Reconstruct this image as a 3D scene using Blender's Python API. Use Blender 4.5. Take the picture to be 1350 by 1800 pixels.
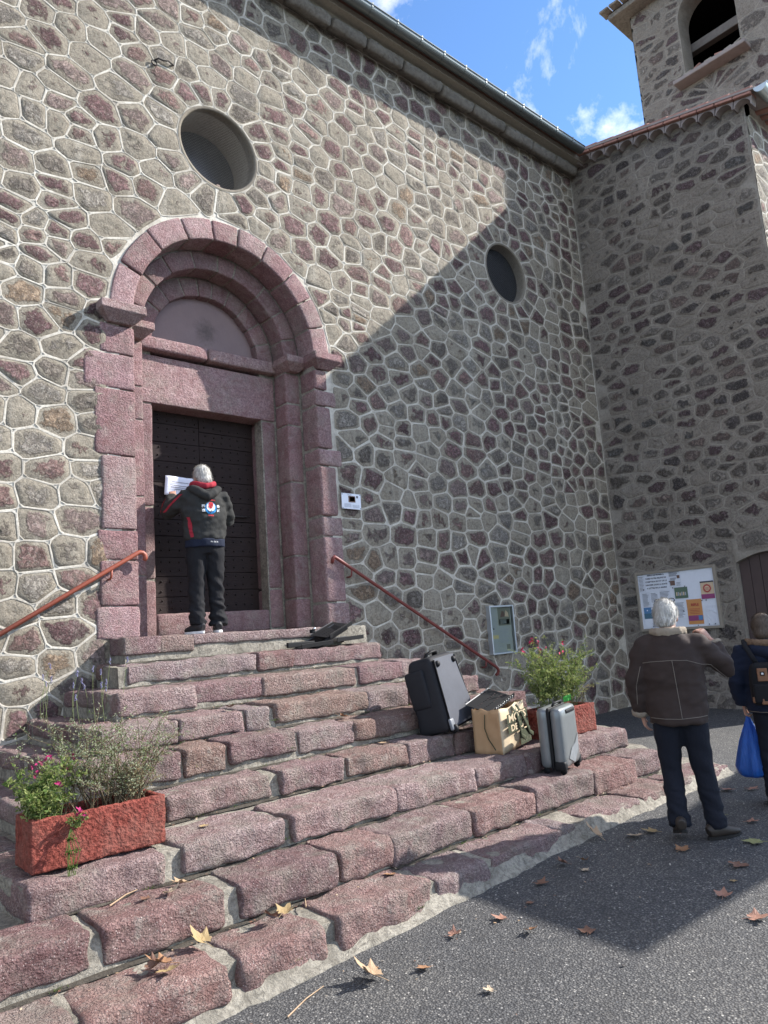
import bpy, math, random
from mathutils import Vector, Matrix, noise as mnoise
from mathutils.bvhtree import BVHTree
for _o in list(bpy.data.objects): bpy.data.objects.remove(_o)
S = bpy.context.scene
COL = S.collection
# ------------------------------------------------------------------ camera
CAM = Vector((0.0, -7.0, 0.0)); FPX = 1296.0
RIGHT = Vector((0.74799, -0.65995, -0.070515)); DOWN = Vector((0.051568, 0.16371, -0.98516)); FWD = Vector((0.661703, 0.733254, 0.156486))
cam = bpy.data.cameras.new('camera'); camo = bpy.data.objects.new('camera', cam); COL.objects.link(camo)
cam.sensor_fit = 'VERTICAL'; cam.sensor_height = 24.0; cam.lens = 24.0 * FPX / 1800.0
cam.clip_start = 0.05; cam.clip_end = 2000
_m = Matrix.Identity(4)
for _i in range(3):
    _m[_i][0] = RIGHT[_i]; _m[_i][1] = -DOWN[_i]; _m[_i][2] = -FWD[_i]; _m[_i][3] = CAM[_i]
camo.matrix_world = _m
S.camera = camo
# ------------------------------------------------------------------ light
SUN = Vector((2.0, -1.0, 1.6)).normalized()
sl = bpy.data.lights.new('sun', 'SUN'); sl.energy = 4.0; sl.angle = math.radians(0.53); sl.color = (1.0, 0.96, 0.90)
so = bpy.data.objects.new('sun', sl); COL.objects.link(so); so.location = (20, -10, 16)
so.rotation_euler = SUN.to_track_quat('Z', 'Y').to_euler()
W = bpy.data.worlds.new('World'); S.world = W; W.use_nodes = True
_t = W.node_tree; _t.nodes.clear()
_sky = _t.nodes.new('ShaderNodeTexSky'); _sky.sky_type = 'NISHITA'; _sky.sun_disc = False
_sky.sun_elevation = math.asin(SUN.z); _sky.sun_rotation = math.atan2(SUN.x, SUN.y)
_sky.altitude = 2500; _sky.air_density = 1.0; _sky.dust_density = 0.15; _sky.ozone_density = 4.0
_tc = _t.nodes.new('ShaderNodeTexCoord')
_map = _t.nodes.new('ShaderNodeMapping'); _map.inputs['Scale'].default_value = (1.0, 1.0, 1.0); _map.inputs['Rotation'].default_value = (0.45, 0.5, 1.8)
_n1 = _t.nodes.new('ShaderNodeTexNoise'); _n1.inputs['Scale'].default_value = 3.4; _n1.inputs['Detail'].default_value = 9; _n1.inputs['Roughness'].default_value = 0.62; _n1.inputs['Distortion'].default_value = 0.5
_r1 = _t.nodes.new('ShaderNodeValToRGB'); _r1.color_ramp.elements[0].position = 0.458; _r1.color_ramp.elements[1].position = 0.715  # extra cloud added for neutral fill light, turned so framed sky stays mostly blue
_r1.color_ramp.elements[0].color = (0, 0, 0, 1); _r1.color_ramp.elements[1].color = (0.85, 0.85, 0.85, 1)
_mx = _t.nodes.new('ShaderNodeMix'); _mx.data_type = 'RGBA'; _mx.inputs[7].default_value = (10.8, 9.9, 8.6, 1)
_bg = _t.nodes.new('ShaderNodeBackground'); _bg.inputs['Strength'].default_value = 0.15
_out = _t.nodes.new('ShaderNodeOutputWorld')
_L = _t.links.new
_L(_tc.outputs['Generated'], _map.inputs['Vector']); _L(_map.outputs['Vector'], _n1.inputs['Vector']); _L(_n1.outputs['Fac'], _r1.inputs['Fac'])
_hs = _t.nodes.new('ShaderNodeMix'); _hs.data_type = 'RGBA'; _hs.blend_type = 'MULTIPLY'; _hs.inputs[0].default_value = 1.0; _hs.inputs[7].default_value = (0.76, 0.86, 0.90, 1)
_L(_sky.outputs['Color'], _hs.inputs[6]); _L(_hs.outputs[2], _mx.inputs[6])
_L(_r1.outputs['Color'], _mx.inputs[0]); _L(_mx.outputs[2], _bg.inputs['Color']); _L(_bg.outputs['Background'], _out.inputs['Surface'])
S.view_settings.view_transform = 'Standard'; S.view_settings.look = 'None'; S.view_settings.gamma = 1.0
S.view_settings.exposure = 1.42
try: S.view_settings.use_curve_mapping = False
except Exception: pass
S.render.engine = 'CYCLES'; S.cycles.max_bounces = 8; S.cycles.diffuse_bounces = 5; S.cycles.use_denoising = True
S.cycles.caustics_reflective = False; S.cycles.caustics_refractive = False
rnd = random.Random(7)

# ------------------------------------------------------------------ node helpers
class NT:
    def __init__(self, name):
        self.m = bpy.data.materials.new(name); self.m.use_nodes = True
        self.t = self.m.node_tree; self.t.nodes.clear()
        self.bsdf = self.t.nodes.new('ShaderNodeBsdfPrincipled'); o = self.t.nodes.new('ShaderNodeOutputMaterial')
        self.t.links.new(self.bsdf.outputs[0], o.inputs[0])
        self._oc = None
    def put(self, sock, v):
        if isinstance(v, bpy.types.NodeSocket): self.t.links.new(v, sock)
        elif v is not None:
            if hasattr(sock.default_value, '__len__') and not hasattr(v, '__len__'): v = (v,) * len(sock.default_value)
            if hasattr(v, '__len__') and len(v) == 3 and len(sock.default_value) == 4: v = tuple(v) + (1,)
            sock.default_value = v
    def oc(self):
        if not self._oc: self._oc = self.t.nodes.new('ShaderNodeTexCoord').outputs['Object']
        return self._oc
    def mapv(self, scale, vec=None):
        n = self.t.nodes.new('ShaderNodeMapping'); self.put(n.inputs['Vector'], vec or self.oc()); n.inputs['Scale'].default_value = scale
        return n.outputs[0]
    def noise(self, scale, detail=4, rough=0.55, vec=None, dist=0.0):
        n = self.t.nodes.new('ShaderNodeTexNoise'); self.put(n.inputs['Vector'], vec or self.oc())
        n.inputs['Scale'].default_value = scale; n.inputs['Detail'].default_value = detail; n.inputs['Roughness'].default_value = rough; n.inputs['Distortion'].default_value = dist
        return n.outputs['Fac']
    def voro(self, scale, feature='F1', out='Distance', vec=None):
        n = self.t.nodes.new('ShaderNodeTexVoronoi'); n.feature = feature; self.put(n.inputs['Vector'], vec or self.oc()); n.inputs['Scale'].default_value = scale
        return n.outputs[out]
    def ramp(self, fac, stops, interp='LINEAR'):
        n = self.t.nodes.new('ShaderNodeValToRGB'); self.put(n.inputs[0], fac); cr = n.color_ramp; cr.interpolation = interp
        while len(cr.elements) < len(stops): cr.elements.new(0.5)
        for e, (p, c) in zip(cr.elements, stops):
            e.position = p; e.color = (c, c, c, 1) if not hasattr(c, '__len__') else tuple(c) + (1,)
        return n.outputs[0]
    def mix(self, f, a, b, blend='MIX'):
        n = self.t.nodes.new('ShaderNodeMix'); n.data_type = 'RGBA'; n.blend_type = blend; n.clamp_factor = True
        self.put(n.inputs[0], f); self.put(n.inputs[6], a); self.put(n.inputs[7], b)
        return n.outputs[2]
    def math(self, op, a, b=None, c=None):
        n = self.t.nodes.new('ShaderNodeMath'); n.operation = op
        self.put(n.inputs[0], a)
        if b is not None: self.put(n.inputs[1], b)
        if c is not None: self.put(n.inputs[2], c)
        return n.outputs[0]
    def attr(self, name, out='Fac'):
        n = self.t.nodes.new('ShaderNodeAttribute'); n.attribute_name = name; return n.outputs[out]
    def orand(self): return self.t.nodes.new('ShaderNodeObjectInfo').outputs['Random']
    def bump(self, h, strength=1.0, dist=0.01):
        n = self.t.nodes.new('ShaderNodeBump'); self.put(n.inputs['Height'], h); n.inputs['Strength'].default_value = strength; n.inputs['Distance'].default_value = dist
        self.t.links.new(n.outputs[0], self.bsdf.inputs['Normal'])
    def set(self, col=None, rough=0.9, spec=0.25, metal=0.0):
        self.put(self.bsdf.inputs['Base Color'], col); self.put(self.bsdf.inputs['Roughness'], rough)
        self.bsdf.inputs['Specular IOR Level'].default_value = spec; self.put(self.bsdf.inputs['Metallic'], metal)
        return self.m

def weather(t, c, streak):
    """lime runs down the wall and broad paler or darker weathered patches"""
    s = t.noise(1.0, 6, 0.7, t.mapv((5.5, 5.5, 0.22))); z = t.noise(0.55, 4, 0.6)
    k = t.math('MULTIPLY', t.ramp(s, [(0.52, 0.0), (0.70, 1.0)]), t.ramp(z, [(0.42, 0.15), (0.60, 1.0)]))
    c = t.mix(t.math('MULTIPLY', k, streak), c, (0.56, 0.53, 0.46))
    c = t.mix(t.ramp(t.noise(0.9, 6, 0.65), [(0.40, 0.0), (0.68, 0.30)]), c, t.mix(1.0, c, (0.62, 0.58, 0.54), 'MULTIPLY'))
    return c
def mat_joint(name, a, b, smear, fade, streak):
    t = NT(name); c = t.mix(t.noise(3, 5, 0.6), a, b); n = t.noise(32, 7, 0.72)
    c = t.mix(t.ramp(n, [(0.34, 0.5), (0.55, 0.0)]), c, tuple(x * 0.5 for x in a))
    c = t.mix(t.ramp(t.noise(2.3, 7, 0.7), [(0.44, 0.0), (0.62, fade)]), c, smear)
    c = weather(t, c, streak)
    t.bump(n, 1.0, 0.006); return t.set(c, 0.95, 0.12)
def simple(name, col, rough=0.6, spec=0.3, metal=0.0, var=0.25, vscale=12, bscale=0, bd=0.002, orand=0.0):
    t = NT(name)
    n = t.noise(vscale, 5, 0.6)
    d = tuple(c * (1 - var) for c in col); e = tuple(min(1, c * (1 + var)) for c in col)
    c = t.mix(n, d, e)
    if orand: c = t.mix(t.ramp(t.orand(), [(0, 0.0), (1, orand)]), c, tuple(x * 0.35 for x in col))
    if bscale: t.bump(t.noise(bscale, 6, 0.65), 1.0, bd)
    return t.set(c, rough, spec, metal)

def mat_rubble(name, sa, sb, streak, lo=0.78):
    t = NT(name)
    core = t.attr('core'); tint = t.attr('tint', 'Color')
    n1 = t.noise(8, 7, 0.62); n2 = t.noise(34, 7, 0.7); n3 = t.noise(1.3, 4, 0.6)
    nf = t.noise(38, 6, 0.7)
    f0 = t.math('ADD', t.math('ADD', t.math('MULTIPLY', core, 0.40), t.math('MULTIPLY', n1, 0.86)), t.math('MULTIPLY', nf, 0.42))
    f = t.ramp(f0, [(lo, 0.0), (lo + .06, 0.7), (lo + .22, 1.0)])
    smear = t.mix(n3, sa, sb)
    smear = t.mix(t.ramp(n2, [(0.36, 0.7), (0.56, 0.0)]), smear, tuple(x * 0.5 for x in sa))
    smear = t.mix(t.ramp(t.noise(90, 4, 0.7), [(0.55, 0.0), (0.7, 0.6)]), smear, tuple(min(1, x * 1.5) for x in sb))
    stone = t.mix(t.ramp(n2, [(0.36, 0.45), (0.54, 0.0)]), tint, t.mix(1.0, tint, (0.42, 0.38, 0.4), 'MULTIPLY'))
    stone = t.mix(t.ramp(t.noise(22, 6, 0.75), [(0.5, 0.0), (0.66, 0.75)]), stone, tuple(x * 1.05 for x in sb))
    col = t.mix(f, smear, stone)
    col = weather(t, col, streak)
    cr = t.math('ABSOLUTE', t.math('SUBTRACT', t.noise(11, 9, 0.74, None, 0.8), 0.5))
    crk = t.math('MULTIPLY', t.ramp(cr, [(0.0, 1.0), (0.05, 0.35), (0.12, 0.0)]), f)
    pitn = t.noise(30, 7, 0.75)
    col = t.mix(t.math('MULTIPLY', t.ramp(pitn, [(0.34, 1.0), (0.47, 0.0)]), t.math('MULTIPLY', f, 0.55)), col, (0.04, 0.03, 0.03))
    col = t.mix(t.math('MULTIPLY', crk, 0.6), col, (0.03, 0.024, 0.024))  # dark crevice shade mixed into the colour over the pits and cracks
    col = t.mix(t.math('MULTIPLY', t.ramp(t.noise(48, 5, 0.7), [(0.56, 0.0), (0.68, 0.7)]), f), col, (0.55, 0.47, 0.43))
    h = t.math('ADD', t.math('MULTIPLY', t.noise(70, 6, 0.75), 0.30), t.math('MULTIPLY', t.math('MULTIPLY', f, t.noise(17, 9, 0.75)), 1.9))
    h = t.math('ADD', h, t.math('MULTIPLY', t.noise(10, 7, 0.65), 0.45))
    h = t.math('SUBTRACT', h, t.math('MULTIPLY', crk, 0.45))
    t.bump(h, 1.0, 0.042)
    return t.set(col, 0.93, 0.15)

def mat_mortar(name, a, b, scale=40, bd=0.006, dark=0.35, dirt=0.0):
    t = NT(name)
    c = t.mix(t.noise(3, 5, 0.6), a, b)
    if dirt:
        c = t.mix(t.ramp(t.noise(5.5, 7, 0.72), [(0.45, 0.0), (0.68, dirt)]), c, tuple(x * 0.42 for x in a))
        k = t.math('ABSOLUTE', t.math('SUBTRACT', t.noise(4.5, 6, 0.7, None, 1.2), 0.5)); c = t.mix(t.ramp(k, [(0.0, 0.7), (0.016, 0.0)]), c, (0.05, 0.045, 0.04))
    n = t.noise(scale, 7, 0.72)
    c = t.mix(t.ramp(n, [(0.34, dark), (0.55, 0.0)]), c, tuple(x * 0.5 for x in a))
    t.bump(n, 1.0, bd)
    return t.set(c, 0.95, 0.12)

def mat_porphyry(name, hues, fleck=0.5, bd=0.008, scale=55, grime=0.5, grain=75):
    t = NT(name)
    base = t.ramp(t.orand(), [(i / max(1, len(hues) - 1), h) for i, h in enumerate(hues)])
    n2 = t.noise(scale, 8, 0.75); v = t.voro(grain); big = t.noise(3.2, 7, 0.7)
    c = t.mix(t.ramp(t.noise(7, 6, 0.65), [(0.36, 0.0), (0.66, 0.8)]), base, t.mix(1.0, base, (0.70, 0.62, 0.64), 'MULTIPLY'))
    pit = t.ramp(t.math('ADD', t.math('MULTIPLY', v, 0.28), t.math('MULTIPLY', t.noise(scale * 1.3, 5, 0.65), 0.9)), [(0.50, 0.0), (0.72, 1.0)])
    c = t.mix(t.math('MULTIPLY', pit, 0.62), c, t.mix(1.0, base, (0.30, 0.25, 0.27), 'MULTIPLY'))
    vc = t.voro(grain * 1.15, out='Color'); sp = t.t.nodes.new('ShaderNodeSeparateColor'); t.put(sp.inputs[0], vc)
    c = t.mix(t.math('MULTIPLY', t.math('MULTIPLY', t.ramp(sp.outputs[0], [(0.80, 0.0), (0.84, 1.0)]), t.ramp(t.voro(grain * 1.15), [(0.22, 1.0), (0.42, 0.0)])), fleck), c, (0.60, 0.50, 0.47))
    c = t.mix(t.ramp(big, [(0.46, 0.0), (0.66, grime)]), c, (0.25, 0.22, 0.185))
    c = t.mix(t.ramp(t.noise(6.5, 8, 0.75), [(0.56, 0.0), (0.68, grime * 0.9)]), c, (0.40, 0.365, 0.32))
    c = t.mix(t.ramp(t.noise(1.9, 6, 0.7), [(0.55, 0.0), (0.75, grime)]), c, t.mix(1.0, base, (0.40, 0.36, 0.36), 'MULTIPLY'))
    c = t.mix(t.ramp(t.noise(11, 7, 0.72, None, 0.7), [(0.50, 0.0), (0.63, 0.7)]), c, t.mix(1.0, base, (0.55, 0.44, 0.44), 'MULTIPLY'))
    h = t.math('SUBTRACT', t.math('ADD', t.math('MULTIPLY', n2, 0.75), t.math('MULTIPLY', t.noise(16, 8, 0.72), 1.3)), t.math('MULTIPLY', pit, 0.45))
    t.bump(h, 1.0, bd)
    return t.set(c, 0.9, 0.22)

def mat_asphalt():
    t = NT('asphalt')
    v = t.voro(85, out='Distance'); vc = t.voro(85, out='Color')
    g = t.noise(0.8, 6, 0.6); sep = t.t.nodes.new('ShaderNodeSeparateColor'); t.put(sep.inputs[0], vc)
    stone = t.ramp(sep.outputs[0], [(0.0, (0.062, 0.062, 0.064)), (0.55, (0.095, 0.095, 0.095)), (0.85, (0.135, 0.13, 0.125)), (0.975, (0.20, 0.195, 0.185)), (1.0, (0.34, 0.33, 0.31))])
    c = t.mix(t.ramp(v, [(0.35, 0.0), (0.62, 0.85)]), stone, (0.035, 0.035, 0.037))
    c = t.mix(t.ramp(g, [(0.4, 0.0), (0.7, 0.7)]), c, t.mix(1.0, c, (1.5, 1.44, 1.32), 'MULTIPLY'))
    c = t.mix(t.ramp(t.noise(2.7, 7, 0.7), [(0.5, 0.0), (0.7, 0.45)]), c, (0.05, 0.048, 0.046))
    h = t.math('ADD', t.math('MULTIPLY', t.math('SUBTRACT', 1.0, v), 1.0), t.math('MULTIPLY', t.noise(60, 5, 0.7), 0.8))
    t.bump(h, 1.0, 0.006)
    return t.set(c, 0.85, 0.3)

M = {}
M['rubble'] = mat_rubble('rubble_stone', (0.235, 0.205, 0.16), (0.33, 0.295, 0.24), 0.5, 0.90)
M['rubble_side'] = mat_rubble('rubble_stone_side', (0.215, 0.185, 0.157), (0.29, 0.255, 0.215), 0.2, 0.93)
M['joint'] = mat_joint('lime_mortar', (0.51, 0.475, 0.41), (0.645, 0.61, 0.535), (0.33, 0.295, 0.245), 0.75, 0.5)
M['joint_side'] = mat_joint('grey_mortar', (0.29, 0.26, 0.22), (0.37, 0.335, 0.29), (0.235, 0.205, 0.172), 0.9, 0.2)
M['cement'] = mat_mortar('step_cement', (0.25, 0.225, 0.185), (0.40, 0.37, 0.31), 32, 0.016, 0.75, 0.8)
M['step'] = mat_porphyry('step_porphyry', [(0.31, 0.21, 0.21), (0.45, 0.335, 0.315), (0.37, 0.305, 0.30), (0.40, 0.255, 0.225), (0.25, 0.155, 0.155), (0.41, 0.33, 0.31), (0.35, 0.25, 0.205), (0.33, 0.22, 0.225)], 0.9, 0.028, 36, 0.7, 95)
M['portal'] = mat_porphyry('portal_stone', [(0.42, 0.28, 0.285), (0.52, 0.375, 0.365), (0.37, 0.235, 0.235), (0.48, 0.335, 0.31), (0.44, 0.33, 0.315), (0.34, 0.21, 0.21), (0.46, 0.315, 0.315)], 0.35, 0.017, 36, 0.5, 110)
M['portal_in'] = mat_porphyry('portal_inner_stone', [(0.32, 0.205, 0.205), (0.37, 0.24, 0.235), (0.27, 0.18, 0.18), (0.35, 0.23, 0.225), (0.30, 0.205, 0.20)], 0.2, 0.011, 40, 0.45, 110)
M['asphalt'] = mat_asphalt()
M['plaster'] = mat_mortar('lime_plaster', (0.24, 0.215, 0.175), (0.32, 0.29, 0.24), 30, 0.004, 0.3)
M['reveal'] = mat_mortar('reveal_plaster', (0.17, 0.15, 0.12), (0.24, 0.21, 0.17), 30, 0.004, 0.4)
M['corn'] = mat_mortar('cornice_rough', (0.155, 0.14, 0.12), (0.26, 0.235, 0.205), 16, 0.02, 0.6)
M['zinc'] = simple('zinc', (0.17, 0.185, 0.18), 0.42, 0.5, 0.75, 0.2, 5)
M['zinc_new'] = simple('bright_zinc', (0.42, 0.47, 0.47), 0.35, 0.5, 0.8, 0.12, 4)
M['tile'] = simple('terracotta', (0.36, 0.19, 0.15), 0.85, 0.2, 0, 0.35, 9, 60, 0.003, 0.4)
M['tile_grey'] = simple('weathered_tile', (0.30, 0.255, 0.235), 0.9, 0.2, 0, 0.3, 9, 60, 0.003, 0.3)
M['dirt'] = mat_mortar('dirt', (.05, .043, .036), (.12, .105, .085), 40, .02)
M['black'] = simple('interior_dark', (0.012, 0.011, 0.012), 0.9, 0.1)
M['glass_dark'] = simple('dark_pane', (0.02, 0.021, 0.023), 0.25, 0.5)
M['iron'] = simple('rusted_iron', (0.03, 0.024, 0.022), 0.7, 0.4, 0.3, 0.4, 30)
M['wire'] = simple('grey_wire', (0.035, 0.035, 0.035), 0.6, 0.4, 0.2, 0.1)
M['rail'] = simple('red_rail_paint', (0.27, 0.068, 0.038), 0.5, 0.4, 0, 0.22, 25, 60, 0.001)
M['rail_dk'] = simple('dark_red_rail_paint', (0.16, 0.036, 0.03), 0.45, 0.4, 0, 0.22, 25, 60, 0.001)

# ------------------------------------------------------------------ mesh helpers
class MB:
    def __init__(self): self.v = []; self.f = []; self.core = []; self.tint = []; self.mi = []
    def add(self, vs, fs, core=None, tint=None, mi=0):
        b = len(self.v); self.v += [tuple(p) for p in vs]; self.f += [tuple(i + b for i in q) for q in fs]
        self.mi += [mi] * len(fs)
        if core is not None: self.core += core; self.tint += [tint] * len(vs)
    def box(self, c, d, rot=None, mi=0):
        x, y, z = (q / 2 for q in d); vs = []
        for sx, sy, sz in ((-1, -1, -1), (1, -1, -1), (1, 1, -1), (-1, 1, -1), (-1, -1, 1), (1, -1, 1), (1, 1, 1), (-1, 1, 1)):
            p = Vector((sx * x, sy * y, sz * z))
            if rot is not None: p = rot @ p
            vs.append(p + Vector(c))
        self.add(vs, [(0, 3, 2, 1), (4, 5, 6, 7), (0, 1, 5, 4), (1, 2, 6, 5), (2, 3, 7, 6), (3, 0, 4, 7)], mi=mi)
    def tube(self, pts, rad, n=8, closed=True, mi=0, ref=None):
        pts = [Vector(p) for p in pts]; rings = []
        rs = rad if hasattr(rad, '__len__') else [rad] * len(pts)
        prev = None; vs = []
        for i, p in enumerate(pts):
            d = (pts[min(i + 1, len(pts) - 1)] - pts[max(i - 1, 0)]).normalized()
            a = Vector(ref) if ref is not None else (prev if prev is not None else (Vector((0, 0, 1)) if abs(d.z) < 0.9 else Vector((1, 0, 0))))
            a = (a - d * a.dot(d)).normalized(); prev = a; b = d.cross(a)
            r = rs[i]; ra, rb = r if hasattr(r, '__len__') else (r, r)
            for k in range(n):
                t = 2 * math.pi * k / n; vs.append(p + a * (math.cos(t) * ra) + b * (math.sin(t) * rb))
        fs = []
        for i in range(len(pts) - 1):
            for k in range(n):
                fs.append((i * n + k, i * n + (k + 1) % n, (i + 1) * n + (k + 1) % n, (i + 1) * n + k))
        if closed:
            fs.append(tuple(range(n - 1, -1, -1))); fs.append(tuple((len(pts) - 1) * n + k for k in range(n)))
        self.add(vs, fs, mi=mi)
    def rbox(self, c, d, r, amp=0.0, seg=0.07, rot=None, seed=0.0, freq=6.0, mi=0, warp=None):
        """box with rounded edges and a little relief; warp maps a local point to the world"""
        h = [q / 2 for q in d]; r = min(r, min(h) * 0.98); axes = []
        for a in h:
            n = max(1, int(round((2 * a - 2 * r) / seg))); g = [-a, -a + 0.35 * r] + [-(a - r) + (2 * a - 2 * r) * i / n for i in range(n + 1)] + [a - 0.35 * r, a]
            axes.append(g)
        idx = {}; vs = []; fs = []
        nx, ny, nz = (len(g) for g in axes)
        def vert(i, j, k):
            key = (i, j, k)
            if key in idx: return idx[key]
            p = Vector((axes[0][i], axes[1][j], axes[2][k]))
            q = Vector([max(-(h[t] - r), min(h[t] - r, p[t])) for t in range(3)])
            dd = p - q
            if dd.length > 1e-9: p = q + dd.normalized() * r
            nrm = dd.normalized() if dd.length > 1e-9 else Vector((0, 0, 1))
            if warp: w = warp(p)
            else:
                w = (rot @ p if rot is not None else p) + Vector(c)
            if amp:
                s = mnoise.fractal(w * freq + Vector((seed, seed * 1.7, seed * .3)), 1.0, 2.0, 4)
                if warp:
                    e = warp(p + nrm * 0.01); w = w + (e - w) * (s * amp * 100)
                else:
                    w = w + (rot @ nrm if rot is not None else nrm) * s * amp
            idx[key] = len(vs); vs.append(w); return idx[key]
        for i in range(nx - 1):
            for j in range(ny - 1):
                fs.append((vert(i, j, 0), vert(i, j + 1, 0), vert(i + 1, j + 1, 0), vert(i + 1, j, 0)))
                fs.append((vert(i, j, nz - 1), vert(i + 1, j, nz - 1), vert(i + 1, j + 1, nz - 1), vert(i, j + 1, nz - 1)))
        for i in range(nx - 1):
            for k in range(nz - 1):
                fs.append((vert(i, 0, k), vert(i + 1, 0, k), vert(i + 1, 0, k + 1), vert(i, 0, k + 1)))
                fs.append((vert(i, ny - 1, k), vert(i, ny - 1, k + 1), vert(i + 1, ny - 1, k + 1), vert(i + 1, ny - 1, k)))
        for j in range(ny - 1):
            for k in range(nz - 1):
                fs.append((vert(0, j, k), vert(0, j, k + 1), vert(0, j + 1, k + 1), vert(0, j + 1, k)))
                fs.append((vert(nx - 1, j, k), vert(nx - 1, j + 1, k), vert(nx - 1, j + 1, k + 1), vert(nx - 1, j, k + 1)))
        self.add(vs, fs, mi=mi)
    def mesh(self, name, mats, smooth=False):
        me = bpy.data.meshes.new(name); me.from_pydata(self.v, [], self.f)
        for m in (mats if isinstance(mats, (list, tuple)) else [mats]): me.materials.append(m)
        if any(self.mi): me.polygons.foreach_set('material_index', self.mi)
        if self.core:
            a = me.attributes.new('core', 'FLOAT', 'POINT'); a.data.foreach_set('value', self.core)
            a = me.attributes.new('tint', 'FLOAT_COLOR', 'POINT'); a.data.foreach_set('color', [q for t in self.tint for q in (t[0], t[1], t[2], 1.0)])
        if smooth: me.polygons.foreach_set('use_smooth', [True] * len(me.polygons))
        me.update(); return me
    def build(self, name, mats, parent=None, smooth=False, kind=None, label=None):
        o = bpy.data.objects.new(name, self.mesh(name, mats, smooth)); COL.objects.link(o)
        if parent: o.parent = parent
        if kind: o['kind'] = kind
        if label: o['label'] = label
        return o

def empty(name, loc=(0, 0, 0), parent=None):
    o = bpy.data.objects.new(name, None); COL.objects.link(o); o.location = loc; o.empty_display_size = 0.1
    if parent: o.parent = parent
    return o
def tag(o, label, cat, group=None):
    o['label'] = label; o['category'] = cat
    if group: o['group'] = group
    return o
def newobj(name, me, parent=None):
    o = bpy.data.objects.new(name, me); COL.objects.link(o)
    if parent: o.parent = parent
    return o
def proj(p):
    d = Vector(p) - CAM; z = d.dot(FWD)
    if z < 0.1: return None
    return (675 + FPX * d.dot(RIGHT) / z, 900 + FPX * d.dot(DOWN) / z)
def gz(x, y): return -1.73 + 0.037 * (min(max(x, 1.9), 5.4) - 1.9)
# ------------------------------------------------------------------ ground
def build_ground():
    xs = [-300, -60, -15] + [-6 + i * 0.5 for i in range(48)] + [25, 60, 300]
    ys = [-300, -60, -20] + [-10 + i * 0.5 for i in range(21)] + [0.6]
    b = MB(); vs = []; fs = []
    for y in ys:
        for x in xs: vs.append((x, y, gz(x, y) + 0.004 * mnoise.noise(Vector((x, y, 0)))))
    n = len(xs)
    for j in range(len(ys) - 1):
        for i in range(n - 1): fs.append((j * n + i, j * n + i + 1, (j + 1) * n + i + 1, (j + 1) * n + i))
    b.add(vs, fs); o = b.build('ground', M['asphalt'], smooth=True, kind='structure'); o['label'] = 'dark grey asphalt lane below the steps'
build_ground()

# ------------------------------------------------------------------ rubble walls
def clip(poly, n, d):
    out = []
    for i, p in enumerate(poly):
        q = poly[(i + 1) % len(poly)]; a = p[0] * n[0] + p[1] * n[1] - d; b = q[0] * n[0] + q[1] * n[1] - d
        if a <= 0: out.append(p)
        if (a < 0 < b) or (b < 0 < a):
            t = a / (a - b); out.append((p[0] + (q[0] - p[0]) * t, p[1] + (q[1] - p[1]) * t))
    return out
def inset(poly, d):
    cx = sum(p[0] for p in poly) / len(poly); cy = sum(p[1] for p in poly) / len(poly); out = poly
    for i, p in enumerate(poly):
        q = poly[(i + 1) % len(poly)]; ex, ey = q[0] - p[0], q[1] - p[1]; L = math.hypot(ex, ey)
        if L < 1e-6: continue
        nx, ny = ey / L, -ex / L
        if (cx - p[0]) * nx + (cy - p[1]) * ny > 0: nx, ny = -nx, -ny
        out = clip(out, (nx, ny), p[0] * nx + p[1] * ny - d)
        if len(out) < 3: return []
    return out
def chaikin(poly):
    o = []
    for i, p in enumerate(poly):
        q = poly[(i + 1) % len(poly)]
        o.append((p[0] * .87 + q[0] * .13, p[1] * .87 + q[1] * .13)); o.append((p[0] * .13 + q[0] * .87, p[1] * .13 + q[1] * .87))
    return o
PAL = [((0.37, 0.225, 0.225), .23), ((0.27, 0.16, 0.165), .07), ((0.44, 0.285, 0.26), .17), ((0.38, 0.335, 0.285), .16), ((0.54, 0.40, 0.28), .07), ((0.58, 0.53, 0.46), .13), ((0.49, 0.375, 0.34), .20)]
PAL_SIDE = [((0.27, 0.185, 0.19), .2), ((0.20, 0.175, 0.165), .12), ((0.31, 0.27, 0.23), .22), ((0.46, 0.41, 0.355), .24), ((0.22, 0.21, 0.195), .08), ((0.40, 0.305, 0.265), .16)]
def pick(pal, r):
    t = r.random() * sum(w for _, w in pal)
    for c, w in pal:
        t -= w
        if t <= 0: break
    k = 0.8 + 0.4 * r.random(); return tuple(q * k for q in c)
def hexseeds(u0, u1, v0, v1, du, dv, jit, r):
    out = []; j = 0; v = v0 - dv
    while v < v1 + dv:
        u = u0 - du + (0.5 * du if j % 2 else 0) + r.uniform(-.2, .2) * du
        while u < u1 + du:
            w = du * r.uniform(0.72, 1.28); out.append((u + r.uniform(-jit, jit) * du * .5, v + r.uniform(-jit, jit) * dv)); u += w
        v += dv; j += 1
    return [p for p in out if u0 < p[0] < u1]
def rowseeds(u0, u1, v0, v1, h0, h1, w0, w1, r, wob=.09):
    """rough courses: rows of uneven height, stones of uneven length, now and then two small ones stacked"""
    out = []; v = v0 - h0
    while v < v1 + h1:
        h = r.uniform(h0, h1); u = u0 - r.uniform(0, w1)
        while u < u1 + w1:
            w = r.uniform(w0, w1) * (.75 + .5 * r.random()); y = v + h / 2 + wob * mnoise.noise(Vector((u * .8, v * .6, 5.5))) + r.gauss(0, .13) * h
            if r.random() < .16 and h > .22: out += [(u + w * .3, y - h * .26), (u + w * .35 + r.uniform(-.03, .03), y + h * .26)]; w *= .72
            else: out.append((u + w / 2, y))
            u += w
        v += h
    return [p for p in out if u0 < p[0] < u1]
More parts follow.
